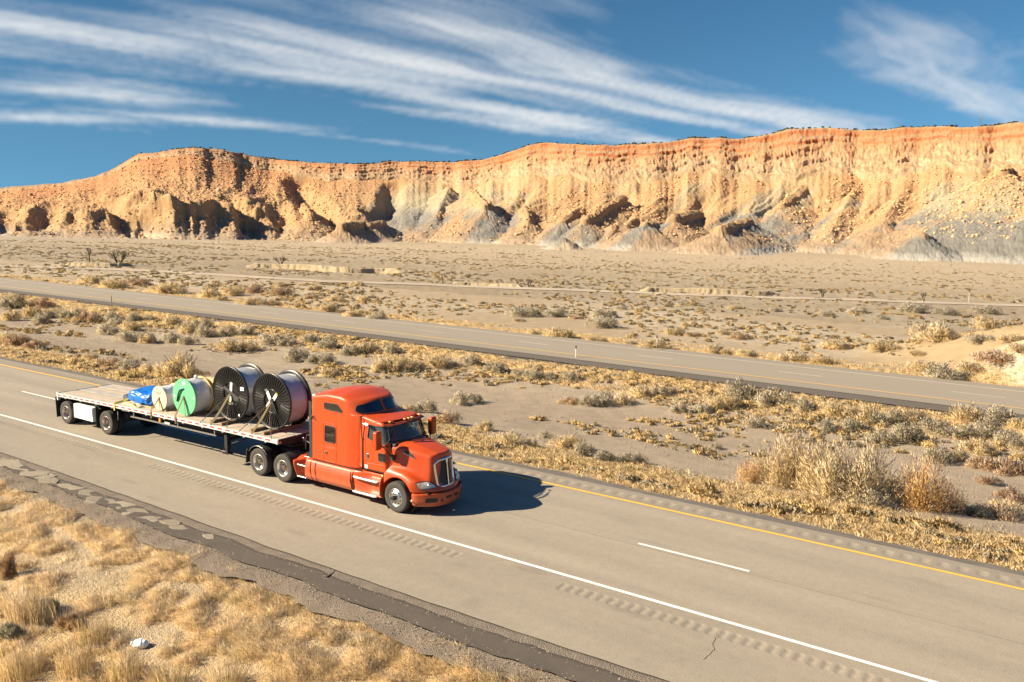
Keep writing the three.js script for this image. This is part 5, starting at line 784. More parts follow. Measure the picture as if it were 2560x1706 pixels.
// blue tarpaulin bundle
{
  const t = load('tarp_bundle', 'bright blue tarpaulin bundle lashed on the deck behind the reels', 'tarpaulin', -8.62, deckY(-8.6), 0.22);
  const g = new THREE.SphereGeometry(1, 96, 64), p = g.attributes.position;
  for (let i = 0; i < p.count; i++) { let x = p.getX(i), y = p.getY(i), z = p.getZ(i); const sq = (v, e) => Math.sign(v) * Math.abs(v) ** e; const fo = 0.14 * (ridged(x * 1.7 + z * 0.8, z * 1.4 + y, 3) - 0.55) + 0.05 * noise(x * 5, z * 5 + y * 3) + 0.03 * noise(x * 11, z * 3 + y * 9); const k = 1 + fo; const lump = 0.1 * noise(x * 1.3 + 4, z * 1.2); p.setXYZ(i, sq(x, 0.72) * 1.02 * k, Math.max(0.01, 0.3 + (sq(y, 0.7) * 0.36 + (y > 0 ? lump : 0)) * k * (1 - 0.28 * ss(0.2, -0.95, x))), sq(z, 0.72) * 0.74 * k); }
  g.computeVertexNormals(); part('tarp', g, new THREE.MeshPhysicalMaterial({ color: new THREE.Color().setRGB(0.004, 0.13, 0.5), roughness: 0.35, clearcoat: 0.3, side: THREE.DoubleSide }), t);
  part('hem_cord', tube([[-0.5, 0.1, 0.74], [0.1, 0.06, 0.79], [0.85, 0.08, 0.72]], 0.012), mat(0.5, 0.45, 0.3, 0.9), t);
  part('pallet', [box(1.7, 0.05, 1.3, 0.05, 0.03, 0)], rawWood, t);
  const r = load('felt_roll', 'grey rolled sheet at the tail end of the blue tarpaulin', 'roll', -9.75, deckY(-9.7) + 0.16, 0.3); part('roll', at(new THREE.CylinderGeometry(0.17, 0.17, 0.9, 24), 0, 0, 0, Math.PI / 2), mat(0.1, 0.1, 0.105, 0.8), r); part('roll_layer', at(new THREE.TorusGeometry(0.11, 0.01, 6, 24), 0, 0, 0.45), mat(0.05, 0.05, 0.05, 0.8), r);
  const f = load('folded_canvas', 'crumpled tan canvas lying against the deck edge below the tarpaulin', 'canvas', -8.75, deckY(-8.7), 1.02);
  const sg = sheet(40, 16, (a, b) => { const x = (a - 0.5) * 1.25, z = (b - 0.5) * 0.36, e = Math.sin(Math.PI * a) ** 0.5 * Math.sin(Math.PI * b) ** 0.5; return [x, 0.012 + e * (0.09 + 0.09 * ridged(x * 2.5, z * 6, 2) + 0.03 * noise(x * 9, z * 9)), z, a, b]; }); part('canvas', sg, mat(0.5, 0.4, 0.25, 0.95), f); part('cord', tube([[-0.2, 0.2, 0.12], [0.2, 0.17, 0.17], [0.5, 0.05, 0.18], [0.62, 0.03, 0.1]], 0.012), mat(0.05, 0.05, 0.045, 0.9), f);
}
// timbers under the black reels
const timberMat = woodTex(0.2, 0.14, 0.08, 5);
for (const [x, lab] of [[-0.42, 'timber under the foremost black reel, nearer the cab'], [-1.12, 'timber under the foremost black reel, on its tail side'], [-2.84, 'timber under the second black reel, nearer the cab'], [-3.48, 'timber under the second black reel, on its tail side'], [-5.1, 'timber wedge at the cab side of the green reel'], [-6.65, 'timber wedge at the cab side of the small plywood reel']]) { const w = x > -4; const t = load('timber_bearer', lab, 'timber', x, deckY(x), w ? 0.1 : 0.5, 'timber bearers on the deck'); part('beam', rbox(w ? 0.13 : 0.1, w ? 0.11 : 0.07, w ? 2.1 : 0.9, 0.008, 0, w ? 0.057 : 0.037, 0), timberMat, t); part('end_grain', box(w ? 0.11 : 0.08, w ? 0.09 : 0.05, 0.004, 0, w ? 0.057 : 0.037, w ? 1.052 : 0.452), mat(0.3, 0.2, 0.1, 0.95), t); }
// webbing and chains
const web = mat(0.13, 0.088, 0.03, 0.9), webY = mat(0.5, 0.42, 0.04, 0.85), webG = mat(0.11, 0.085, 0.05, 0.9), chainMat = mat(0.13, 0.085, 0.05, 0.6, 0.4);
function strap(label, pts, wd, m) {                          // flat webbing along points in the trailer's axes
  const P = pts.map((p) => tp(...p)), o = P[0], c = new THREE.CatmullRomCurve3(P.map((p) => p.clone().sub(o)), false, 'catmullrom', 0.05), n = 16, t = thing('tie_down_strap', label, 'strap', o.toArray(), 0, 'webbing straps holding the reels');
  part('webbing', sheet(n, 1, (a, b) => { const p = c.getPoint(a), d = c.getTangent(a), side = V(-d.y, d.x, 0).normalize(); if (side.lengthSq() < 0.01) side.set(1, 0, 0); p.addScaledVector(side, (b - 0.5) * wd); return [p.x, p.y, p.z + 0.01, a, b]; }), m, t); return t;
}
function chain(label, pts) { const P = pts.map((p) => tp(...p)), o = P[0], c = new THREE.CatmullRomCurve3(P.map((p) => p.clone().sub(o)), false, 'catmullrom', 0.02), t = thing('tie_down_chain', label, 'chain', o.toArray(), 0, 'chains holding the black reels'), L = c.getLength(), n = Math.round(L / 0.055), g = []; for (let i = 0; i < n; i++) { const p = c.getPointAt((i + 0.5) / n), d = c.getTangentAt((i + 0.5) / n); const e = at(new THREE.TorusGeometry(0.02, 0.0065, 4, 8), 0, 0, 0).scale(1.7, 1, 1).rotateX(i % 2 ? Math.PI / 2 : 0); e.applyQuaternion(new THREE.Quaternion().setFromUnitVectors(V(1, 0, 0), d)); g.push(e.translate(p.x, p.y, p.z)); } fine('link', g, chainMat, t); return t; }
strap('khaki strap from the hub of the foremost black reel down to the side rail', [[-0.7, 2.62, 0.52], [-0.74, 2.05, 0.95], [-0.86, 1.56, 1.31]], 0.1, web);
strap('grey brown strap from the hub of the second black reel down to the side rail', [[-3.07, 2.62, 0.52], [-3.1, 2.05, 0.95], [-3.24, 1.54, 1.31]], 0.12, webG);
strap('brown strap from the hub of the green reel hanging over the side rail', [[-5.4, 2.27, 0.94], [-5.42, 1.9, 1.12], [-5.44, 1.54, 1.315], [-5.4, 1.26, 1.33]], 0.09, webG);
strap('short dark strap straight down from the hub of the green reel', [[-5.38, 2.25, 0.945], [-5.24, 1.9, 1.0], [-5.14, 1.52, 1.05]], 0.06, web);
strap('mustard strap from the small plywood reel over the side rail', [[-7.03, 1.99, 0.955], [-7.06, 1.75, 1.13], [-7.08, 1.52, 1.31], [-7.03, 1.24, 1.33]], 0.08, web);
strap('second mustard strap of the small plywood reel, on its cab side', [[-7.03, 1.99, 0.955], [-6.92, 1.75, 1.0], [-6.82, 1.53, 1.05]], 0.06, web);
strap('bright yellow strap over the tail end of the blue tarpaulin', [[-9.4, 1.72, 0.6], [-9.55, 1.56, 0.95], [-9.68, 1.47, 1.31], [-9.64, 1.2, 1.335]], 0.09, webY);
chain('chain from the hub of the foremost reel back to the side rail', [[-0.72, 2.6, 0.53], [-1.1, 2.1, 0.9], [-1.6, 1.53, 1.31]]);
chain('chain hanging straight from the hub of the foremost reel to the side rail', [[-0.66, 2.56, 0.55], [-0.3, 2.05, 0.93], [0.22, 1.54, 1.31]]);
chain('chain from the hub of the second reel back to the side rail', [[-3.1, 2.6, 0.53], [-3.45, 2.1, 0.9], [-3.87, 1.53, 1.31]]);
chain('chain hanging straight from the hub of the second reel to the side rail', [[-3.04, 2.56, 0.55], [-2.7, 2.05, 0.93], [-2.27, 1.54, 1.31]]);
// ---------------------------------------------------------------- vegetation
const leafMat = (r, g, b, t = 0.35) => new THREE.MeshPhysicalMaterial({ color: new THREE.Color().setRGB(r, g, b), roughness: 1, transmission: t, thickness: 0, side: THREE.DoubleSide });   // thin dry leaves let some light through
function sprigs(seed, n, { r = 0.5, h = 0.7, len = 0.16, wd = 0.022, lean = 0.6, hollow = 0.35, plume = 0, lobes = 0 } = {}) {   // a shrub's outer twigs and leaves: many slim faces
  const q = rng(seed), pos = [], nor = [], lob = []; for (let i = 0; i < lobes; i++) { const a = q() * 6.28, d = r * (0.15 + 0.6 * q()); lob.push([Math.cos(a) * d, Math.sin(a) * d, r * (0.28 + 0.3 * q()), h * (0.5 + 0.6 * q()) * (1.15 - 0.5 * d / r)]); }
  for (let i = 0; i < n; i++) {
    let cx = 0, cz = 0, rr = r, hh = h; if (lobes) { const l = lob[Math.floor(q() * lobes)]; cx = l[0]; cz = l[1]; rr = l[2]; hh = l[3]; }
    const a = q() * 6.2832, u = Math.acos(1 - q() * 0.98), k = Math.cbrt(hollow + (1 - hollow) * q());
    const dx = Math.sin(u) * Math.cos(a), dy = Math.cos(u), dz = Math.sin(u) * Math.sin(a);
    const bx = cx + dx * rr * k, by = dy * hh * k * 0.94 + 0.02, bz = cz + dz * rr * k;
    let vx = dx * lean + (q() - 0.5) * 0.9, vy = 0.35 + dy * 0.6 + plume + (q() - 0.3) * 0.5, vz = dz * lean + (q() - 0.5) * 0.9; const vl = Math.hypot(vx, vy, vz), L = len * (0.6 + 0.8 * q()); vx *= L / vl; vy *= L / vl; vz *= L / vl;
    let sx = q() - 0.5, sy = (q() - 0.5) * 0.5, sz = q() - 0.5; const sl = Math.hypot(sx, sy, sz) || 1, w = wd * (0.6 + 0.8 * q()); sx *= w / sl; sy *= w / sl; sz *= w / sl;
    pos.push(bx - sx, by - sy, bz - sz, bx + sx, by + sy, bz + sz, bx + vx, by + vy, bz + vz);
    const m = Math.hypot(dx, dy + 0.25, dz); for (let e = 0; e < 3; e++) nor.push(dx / m, (dy + 0.25) / m, dz / m);
  }
  const g = new THREE.BufferGeometry(); g.setAttribute('position', new THREE.Float32BufferAttribute(pos, 3)); g.setAttribute('normal', new THREE.Float32BufferAttribute(nor, 3)); g.setAttribute('uv', new THREE.BufferAttribute(new Float32Array(pos.length / 3 * 2), 2)); return g;
}
function twigs(seed, n, r, h, w = 0.012) { const q = rng(seed), g = []; for (let i = 0; i < n; i++) { const a = i / n * 6.28 + q(), d = r * (0.35 + 0.5 * q()), hh = h * (0.6 + 0.4 * q()); const c = at(new THREE.CylinderGeometry(w * 0.4, w, Math.hypot(d, hh), 4), 0, Math.hypot(d, hh) / 2, 0); c.rotateZ(-Math.atan2(d, hh)); c.rotateY(a); g.push(c); } return merge(g); }
function blades(seed, n, r, h, wd, bendAmt) {                // a tuft of dry grass
  const q = rng(seed), pos = [], nor = [];
  for (let i = 0; i < n; i++) { const a = q() * 6.2832, d = r * Math.sqrt(q()), x = Math.cos(a) * d, z = Math.sin(a) * d, hh = h * (0.5 + 0.7 * q()), b = bendAmt * (0.3 + q()) * hh, ba = a + (q() - 0.5) * 1.6, ex = x + Math.cos(ba) * b, ez = z + Math.sin(ba) * b, s = q() * 6.28, sx = Math.cos(s) * wd, sz = Math.sin(s) * wd, mx = x + Math.cos(ba) * b * 0.3, mz = z + Math.sin(ba) * b * 0.3, my = hh * 0.62;
    pos.push(x - sx, 0, z - sz, x + sx, 0, z + sz, mx + sx * 0.7, my, mz + sz * 0.7, x - sx, 0, z - sz, mx + sx * 0.7, my, mz + sz * 0.7, mx - sx * 0.7, my, mz - sz * 0.7, mx - sx * 0.7, my, mz - sz * 0.7, mx + sx * 0.7, my, mz + sz * 0.7, ex, hh, ez);
    for (let e = 0; e < 9; e++) { const m = Math.hypot(Math.cos(ba) * 0.35, 1, Math.sin(ba) * 0.35); nor.push(Math.cos(ba) * 0.35 / m, 1 / m, Math.sin(ba) * 0.35 / m); } }
  const g = new THREE.BufferGeometry(); g.setAttribute('position', new THREE.Float32BufferAttribute(pos, 3)); g.setAttribute('normal', new THREE.Float32BufferAttribute(nor, 3)); g.setAttribute('uv', new THREE.BufferAttribute(new Float32Array(pos.length / 3 * 2), 2)); return g;
}
// kinds of shrub, unit width 1; several forms of each
const KINDS = {
  A: { name: 'sagebrush', col: [[0.42, 0.345, 0.21], [0.48, 0.395, 0.25], [0.36, 0.3, 0.18]], geo: [0, 1, 2, 3].map((i) => sprigs(100 + i, 2600, { r: 0.52, h: 0.42, len: 0.06, wd: 0.0085, lobes: 10, lean: 1.0, hollow: 0.25 })), stem: twigs(3, 14, 0.44, 0.36) },
  B: { name: 'rabbitbrush', col: [[0.64, 0.46, 0.2], [0.58, 0.42, 0.19], [0.68, 0.5, 0.24]], geo: [0, 1, 2, 3].map((i) => sprigs(200 + i, 2600, { r: 0.5, h: 0.42, len: 0.075, wd: 0.0075, plume: 0.2, lobes: 10, lean: 1.0, hollow: 0.25 })), stem: twigs(4, 16, 0.42, 0.38) },
  C: { name: 'dry_brush', col: [[0.4, 0.235, 0.115], [0.43, 0.27, 0.13], [0.46, 0.29, 0.125]], geo: [0, 1, 2].map((i) => sprigs(300 + i, 2000, { r: 0.52, h: 0.32, len: 0.07, wd: 0.0075, lobes: 9, hollow: 0.25 })), stem: twigs(5, 14, 0.46, 0.3) },
  T: { name: 'tamarisk', col: [[0.6, 0.43, 0.205], [0.56, 0.42, 0.215], [0.62, 0.45, 0.23]], geo: [0, 1, 2].map((i) => sprigs(400 + i, 7000, { r: 0.5, h: 0.66, len: 0.045, wd: 0.0042, plume: 0.35, lean: 1.2, hollow: 0.02, lobes: 18 })), stem: twigs(6, 30, 0.34, 0.3, 0.004) },
  O: { name: 'tamarisk', col: [[0.66, 0.37, 0.1], [0.62, 0.36, 0.11]], geo: [0, 1].map((i) => sprigs(500 + i, 5000, { r: 0.48, h: 0.66, len: 0.045, wd: 0.0048, plume: 0.4, lean: 1.2, hollow: 0.03, lobes: 16 })), stem: twigs(7, 26, 0.32, 0.32, 0.005) },
};
for (const k of Object.values(KINDS)) { k.mats = k.col.map((c) => leafMat(...c)); k.protos = {}; k.n = 0; }
const stemMat = mat(0.13, 0.1, 0.07, 1);
const vr = rng(2024);
function shrub(kind, px, py, wpx, label, group, hs = 1, ws = 1.22) {     // surveyed from where its foot stands
  const k = KINDS[kind], p = hit(px, py), dist = Math.hypot(p.x, p.y - CY, p.z - CZ), w = Math.max(0.5, ws * wpx * 1.088 / FOC * dist);
  const v = k.n++ % (k.geo.length * k.mats.length), key = v; let t = k.protos[key];
  if (!t) { t = thing(k.name, label, 'shrub', [0, 0, 0], 0, group); part('foliage', k.geo[v % k.geo.length], k.mats[Math.floor(v / k.geo.length)], t); part('stems', k.stem, stemMat, t); k.protos[key] = t; }
  else { t = t.clone(); t.name = numbered(k.name); t.userData = { label, category: 'shrub' }; if (group) t.userData.group = group; scene.add(t); }
  t.position.set(p.x, p.y - 0.03, p.z); t.rotation.y = vr() * 6.28; const s = w * (0.95 + 0.1 * vr()); t.scale.set(s, s * hs * (0.9 + 0.25 * vr()), s); return t;
}
const LAB = { A: ['grey-green sagebrush', 'sagebrush'], B: ['straw-yellow rabbitbrush', 'rabbitbrush'], C: ['low rust-brown dry brush', 'dry brush'] };
const ORD = ',first,second,third,fourth,fifth,sixth,seventh,eighth,ninth,tenth,eleventh,twelfth,thirteenth,fourteenth,fifteenth,sixteenth,seventeenth,eighteenth,nineteenth,twentieth,twenty-first,twenty-second,twenty-third,twenty-fourth,twenty-fifth,twenty-sixth,twenty-seventh,twenty-eighth,twenty-ninth,thirtieth'.split(',');
const plantList = (list, ox, oy, k, where, tail, hs = 1, ws = 1.22) => { const count = {}; for (const [x, y, w, kind] of [...list].sort((a, b) => a[0] - b[0])) { const n = count[kind] = (count[kind] ?? 0) + 1, total = list.filter((q) => q[3] === kind).length; shrub(kind, ox + x * k, oy + y * k, w * k, `${LAB[kind][0]} clump${total > 1 ? `, ${n === 1 ? 'leftmost' : n === total ? 'rightmost' : ORD[n] + ' from the left'}` : ''} ${where}`, `${LAB[kind][1]} ${tail}`, hs, ws); } };
// median, left part (behind the trailer)
plantList([[60, 240, 110, 'B'], [70, 165, 150, 'A'], [190, 222, 130, 'B'], [230, 165, 120, 'C'], [320, 225, 115, 'A'], [430, 228, 115, 'A'], [250, 258, 100, 'A'], [530, 245, 130, 'C'], [650, 242, 105, 'A'], [700, 268, 90, 'A'], [640, 322, 130, 'A'], [765, 297, 115, 'B'], [790, 242, 85, 'A'], [890, 237, 65, 'A'], [740, 358, 120, 'A'], [850, 362, 120, 'A'], [860, 372, 90, 'B'], [1000, 270, 115, 'B'], [1085, 292, 95, 'A'], [1120, 312, 120, 'B'], [1190, 282, 105, 'A'], [1195, 332, 120, 'A'], [1000, 370, 120, 'A'], [1100, 382, 110, 'A'], [1350, 412, 140, 'B'], [1440, 417, 110, 'B'], [1330, 330, 115, 'A'], [1455, 322, 120, 'A'], [1600, 380, 150, 'A'], [1700, 385, 140, 'A'], [1745, 482, 150, 'A'], [1880, 492, 150, 'A'], [1940, 410, 140, 'A'], [1830, 372, 110, 'A'], [2060, 440, 120, 'A'], [2150, 432, 130, 'B'], [2260, 540, 160, 'B'], [2310, 432, 100, 'A'], [40, 372, 110, 'B'], [110, 392, 140, 'C'], [195, 402, 110, 'C']], 0, 643.4, 0.3906, 'in the median behind the trailer', 'in the median, left part');
plantList([[520, 467, 80, 'B'], [650, 512, 150, 'C'], [770, 532, 130, 'A'], [880, 547, 110, 'B'], [1160, 570, 110, 'C'], [1940, 572, 130, 'B']], 0, 643.4, 0.3906, 'on the grassy verge behind the trailer', 'on the verge behind the trailer');
shrub('B', 1070 * 0.3906, 643.4 + 572 * 0.3906, 88, 'large golden bush rising behind the green and tan cable reels', null, 1.15);
// median, middle part (above the tractor)
plantList([[60, 92, 140, 'A'], [170, 232, 140, 'B'], [290, 232, 190, 'B'], [420, 217, 130, 'B'], [560, 207, 180, 'B'], [690, 197, 110, 'A'], [800, 187, 150, 'A'], [1010, 237, 160, 'A'], [1180, 262, 120, 'A'], [1270, 292, 160, 'A'], [1400, 302, 120, 'A'], [1540, 302, 140, 'A'], [1560, 470, 150, 'C'], [1680, 482, 180, 'A'], [1800, 482, 190, 'A'], [1950, 472, 160, 'B'], [2080, 422, 180, 'B'], [2200, 412, 160, 'A'], [2300, 402, 110, 'A'], [360, 532, 140, 'B'], [480, 534, 170, 'A'], [760, 472, 170, 'A'], [860, 462, 110, 'A']], 827, 781, 0.3125, 'in the median above the orange tractor', 'in the median, middle part');
plantList([[650, 612, 190, 'C'], [930, 662, 150, 'B'], [1110, 772, 190, 'B'], [1240, 782, 110, 'A'], [1375, 722, 110, 'A'], [1530, 802, 210, 'B'], [1650, 852, 190, 'A'], [1780, 882, 160, 'A'], [1960, 902, 160, 'A'], [2060, 907, 130, 'A'], [2335, 522, 90, 'B']], 827, 781, 0.3125, 'on the median verge ahead of the tractor', 'on the median verge ahead of the tractor');
// median, right part
plantList([[870, 372, 130, 'A'], [590, 292, 110, 'A'], [700, 272, 170, 'B'], [790, 205, 170, 'A'], [960, 252, 170, 'A'], [1110, 272, 140, 'A'], [1310, 302, 140, 'B'], [1450, 332, 160, 'B'], [1600, 362, 160, 'A'], [1700, 452, 180, 'A'], [1560, 462, 130, 'A'], [1260, 392, 120, 'A'], [1390, 392, 130, 'A'], [1850, 402, 160, 'A'], [2000, 432, 160, 'A'], [2150, 422, 170, 'A'], [2290, 472, 140, 'A'], [1860, 562, 150, 'A'], [1970, 562, 130, 'B'], [2080, 520, 140, 'B'], [2250, 622, 200, 'C'], [2130, 602, 130, 'C'], [2300, 782, 140, 'C'], [2160, 692, 120, 'C'], [440, 292, 90, 'A'], [800, 482, 45, 'A'], [640, 492, 60, 'A'], [1740, 350, 150, 'B'], [2200, 340, 160, 'A'], [2050, 330, 150, 'B'], [2330, 380, 120, 'B']], 1378.7, 827, 0.414, 'in the median at right', 'in the median, right part');
for (const [x, y, w, kind, hs, lab] of [[850, 680, 170, 'O', 1.25, 'slim pale orange tamarisk at the left end of the large thicket'], [960, 700, 220, 'T', 1.7, 'tall orange-tipped tamarisk plume in the large thicket'], [1100, 705, 300, 'T', 1.45, 'tall tawny tamarisk second from the left in the thicket'], [1245, 750, 300, 'T', 1.3, 'broad yellow tamarisk in the middle of the thicket'], [1390, 780, 400, 'T', 1.2, 'largest yellow-green tamarisk of the roadside thicket'], [1530, 760, 240, 'B', 1.2, 'tamarisk shrub at the right shoulder of the thicket'], [1480, 812, 220, 'A', 0.8, 'dark grey-green brush at the foot of the large tamarisk'], [1630, 795, 170, 'A', 0.7, 'dark brush between the yellow thicket and the orange tamarisk'], [1800, 832, 280, 'O', 1.35, 'bright orange tamarisk beside the highway at right'], [1940, 832, 180, 'O', 0.9, 'small orange tamarisk shoot right of the bright orange one'], [2200, 872, 240, 'C', 0.6, 'low dark brush in the shade right of the orange tamarisk'], [2080, 862, 170, 'A', 0.6, 'low brush just right of the small orange tamarisk'], [2290, 860, 160, 'B', 1, 'pale brush at the right edge below the rust-brown patch']]) shrub(kind, 1378.7 + x * 0.414, 827 + y * 0.414, w * 0.414, lab, null, hs);
// beyond the far carriageway
plantList([[1500, 500, 150, 'B'], [1700, 512, 150, 'B'], [1300, 467, 85, 'B'], [1290, 562, 150, 'B'], [960, 432, 75, 'B'], [740, 434, 120, 'B'], [830, 445, 100, 'C'], [1050, 455, 120, 'C'], [1850, 532, 85, 'B'], [430, 402, 180, 'A'], [230, 452, 160, 'B'], [380, 467, 110, 'B'], [100, 432, 85, 'B'], [1020, 317, 65, 'B'], [660, 500, 150, 'B'], [540, 480, 80, 'A'], [940, 522, 140, 'B'], [1080, 535, 110, 'B'], [1420, 570, 130, 'B'], [1200, 470, 60, 'C'], [520, 285, 60, 'B'], [780, 300, 60, 'A'], [1440, 350, 90, 'A'], [1600, 335, 100, 'A'], [1860, 335, 140, 'A'], [2000, 345, 120, 'A'], [2170, 340, 130, 'A'], [1700, 365, 80, 'A'], [1210, 330, 70, 'A'], [500, 320, 60, 'A'], [60, 350, 160, 'A'], [200, 355, 130, 'A'], [420, 355, 150, 'A'], [30, 375, 70, 'C'], [300, 365, 60, 'C']], 1176.5, 551.5, 0.5, 'on the flats beyond the far carriageway', 'on the flats beyond the far road', 0.7, 1.0);
plantList([[2240, 562, 190, 'C'], [2100, 600, 150, 'B'], [1980, 642, 200, 'A'], [2060, 640, 110, 'A'], [1900, 600, 150, 'B'], [2330, 520, 130, 'B'], [2300, 470, 110, 'B'], [2150, 470, 120, 'A']], 1176.5, 551.5, 0.5, 'on the sandy rise at the right edge', 'on the sandy rise', 0.75, 1.0);
shrub('B', 1176.5 + 1930 * 0.5, 551.5 + 462 * 0.5, 115, 'large orange-green bush standing alone on the pale flat at right', null, 0.8, 1.0);
shrub('B', 1176.5 + 2190 * 0.5, 551.5 + 412 * 0.5, 50, 'small orange bush above the sandy rise at right', null, 1);
plantList([[980, 82, 190, 'B'], [650, 52, 160, 'B'], [1230, 102, 150, 'B'], [1480, 152, 140, 'B'], [1590, 152, 115, 'C'], [1650, 92, 170, 'C'], [1500, 75, 160, 'C'], [1350, 90, 140, 'B'], [1970, 127, 95, 'B'], [2150, 122, 85, 'B'], [1930, 192, 150, 'B'], [2080, 220, 150, 'B'], [2230, 235, 130, 'A'], [1830, 110, 90, 'C'], [1660, 45, 90, 'B'], [2100, 35, 90, 'B'], [1850, 60, 90, 'B'], [1300, 125, 100, 'B'], [820, 30, 140, 'C'], [520, 18, 140, 'B']], 0, 643.4, 0.3906, 'just beyond the far carriageway at left', 'just beyond the far road, left part', 0.8, 1.1);

// loose scrub on the plains: too many and too small to count
{
  const r = rng(31);
  const small = [sprigs(901, 260, { r: 0.5, h: 0.36, len: 0.14, wd: 0.036, lobes: 4 }), sprigs(902, 260, { r: 0.48, h: 0.4, len: 0.17, wd: 0.028, plume: 0.2, lobes: 4 })];
  const fields = [[], []], cols = [[], []];
  for (let i = 0; i < 70000; i++) {
    const a = mix(AZ0 - 0.12, AZ1 + 0.12, r()), d = 66 + 400 * r() ** 1.25; const x = Math.sin(a) * d, z = CZ - Math.cos(a) * d, wf = z - zf(x); if (wf > -6) continue; const c = column(a); if (d > c.r0 - 12) continue;
    const near = ss(330, 130, d), left = ss(1700, 300, c.p), den = fbm(x * 0.028 + 9, z * 0.05 + 2, 3) + 0.25 * noise(x * 0.2, z * 0.2); if (r() > ss(-0.16, 0.22, den) * (0.3 + 0.55 * left + 0.2 * near) * ss(c.r0 - 12, c.r0 - 110, d)) continue;
    const q = Math.hypot((x - PALE.x), (z - PALE.z)); if (q < 5) continue;
    const k = r() < 0.5 + 0.25 * left * ss(100, 200, d) - 0.3 * ss(-30, -8, wf) ? 0 : 1, s = (0.35 + 0.75 * r() ** 2) * (k ? 0.9 : 1.05);
    fields[k].push(M4(x, ground(x, z) - 0.05, z, r() * 6.28, s, s * (0.7 + 0.4 * r()))); const v = 0.8 + 0.45 * r(); const b = k ? mix3([0.58, 0.42, 0.19], [0.48, 0.29, 0.12], r() * 0.6) : mix3([0.33, 0.265, 0.165], [0.43, 0.335, 0.2], r()); cols[k].push(new THREE.Color().setRGB(b[0] * v, b[1] * v, b[2] * v));
  }
  inst('desert_scrub', small[0], mat(1, 1, 1, 1), fields[0], cols[0], 'grey brown scrub scattered over the plain below the cliffs', 'scrub');
  inst('desert_scrub', small[1], mat(1, 1, 1, 1), fields[1], cols[1], 'straw coloured scrub scattered over the plain below the cliffs', 'scrub');
  // clods and stones on the bare soil
  { const st = [], sc = []; for (let i = 0; i < 16000; i++) { const x = mix(-110, 0, r() ** 0.6), w = mix(-43, -12, r()), z = w + zc(x); if (z - zf(x) < 8 || r() > 0.25 + ss(-0.1, 0.4, noise(x * 0.3, z * 0.4))) continue; const s = 0.015 + 0.045 * r() ** 3; st.push(M4(x, ground(x, z) + s * 0.2, z, r() * 6, s, s * 0.6)); const v = 0.7 + 0.5 * r(); sc.push(new THREE.Color().setRGB(0.27 * v, 0.21 * v, 0.145 * v)); } inst('soil_clods', new THREE.IcosahedronGeometry(1, 0), new THREE.MeshStandardMaterial({ roughness: 1, flatShading: true }), st, sc, 'small clods and stones on the bare soil of the median', 'stones'); }
  // small stuff in the median
  const m = [[], []], mc = [[], []];
  for (let i = 0; i < 26000; i++) {
    const x = mix(-150, 0, r() ** 0.7), w = mix(-44, -9, r()), z = w + zc(x), wf = z - zf(x); if (wf < 7) continue;
    const den = fbm(x * 0.07 + 20, z * 0.11 + 6, 3) + 0.3 * noise(x * 0.5, z * 0.5) + 0.28 * Math.max(ss(-27, -36, w), ss(-15, -11, w)) - 0.2 * ss(-36, -24, w) * ss(-13, -18, w) - 0.1; if (r() > ss(-0.08, 0.3, den)) continue;
    const k = r() < 0.38 ? 0 : 1, s = 0.22 + 0.62 * r() ** 2; m[k].push(M4(x, ground(x, z) - 0.02, z, r() * 6.28, s, s * (0.6 + 0.5 * r()))); const v = 0.85 + 0.35 * r(), b = k ? mix3([0.6, 0.43, 0.2], [0.5, 0.33, 0.14], r() * 0.5) : mix3([0.36, 0.31, 0.21], [0.48, 0.39, 0.26], r()); mc[k].push(new THREE.Color().setRGB(b[0] * v, b[1] * v, b[2] * v));
  }
  inst('desert_scrub', small[0], mat(1, 1, 1, 1), m[0], mc[0], 'low grey scrub between the larger bushes of the median', 'scrub');
  inst('desert_scrub', small[1], mat(1, 1, 1, 1), m[1], mc[1], 'low straw coloured scrub between the larger bushes of the median', 'scrub');
}
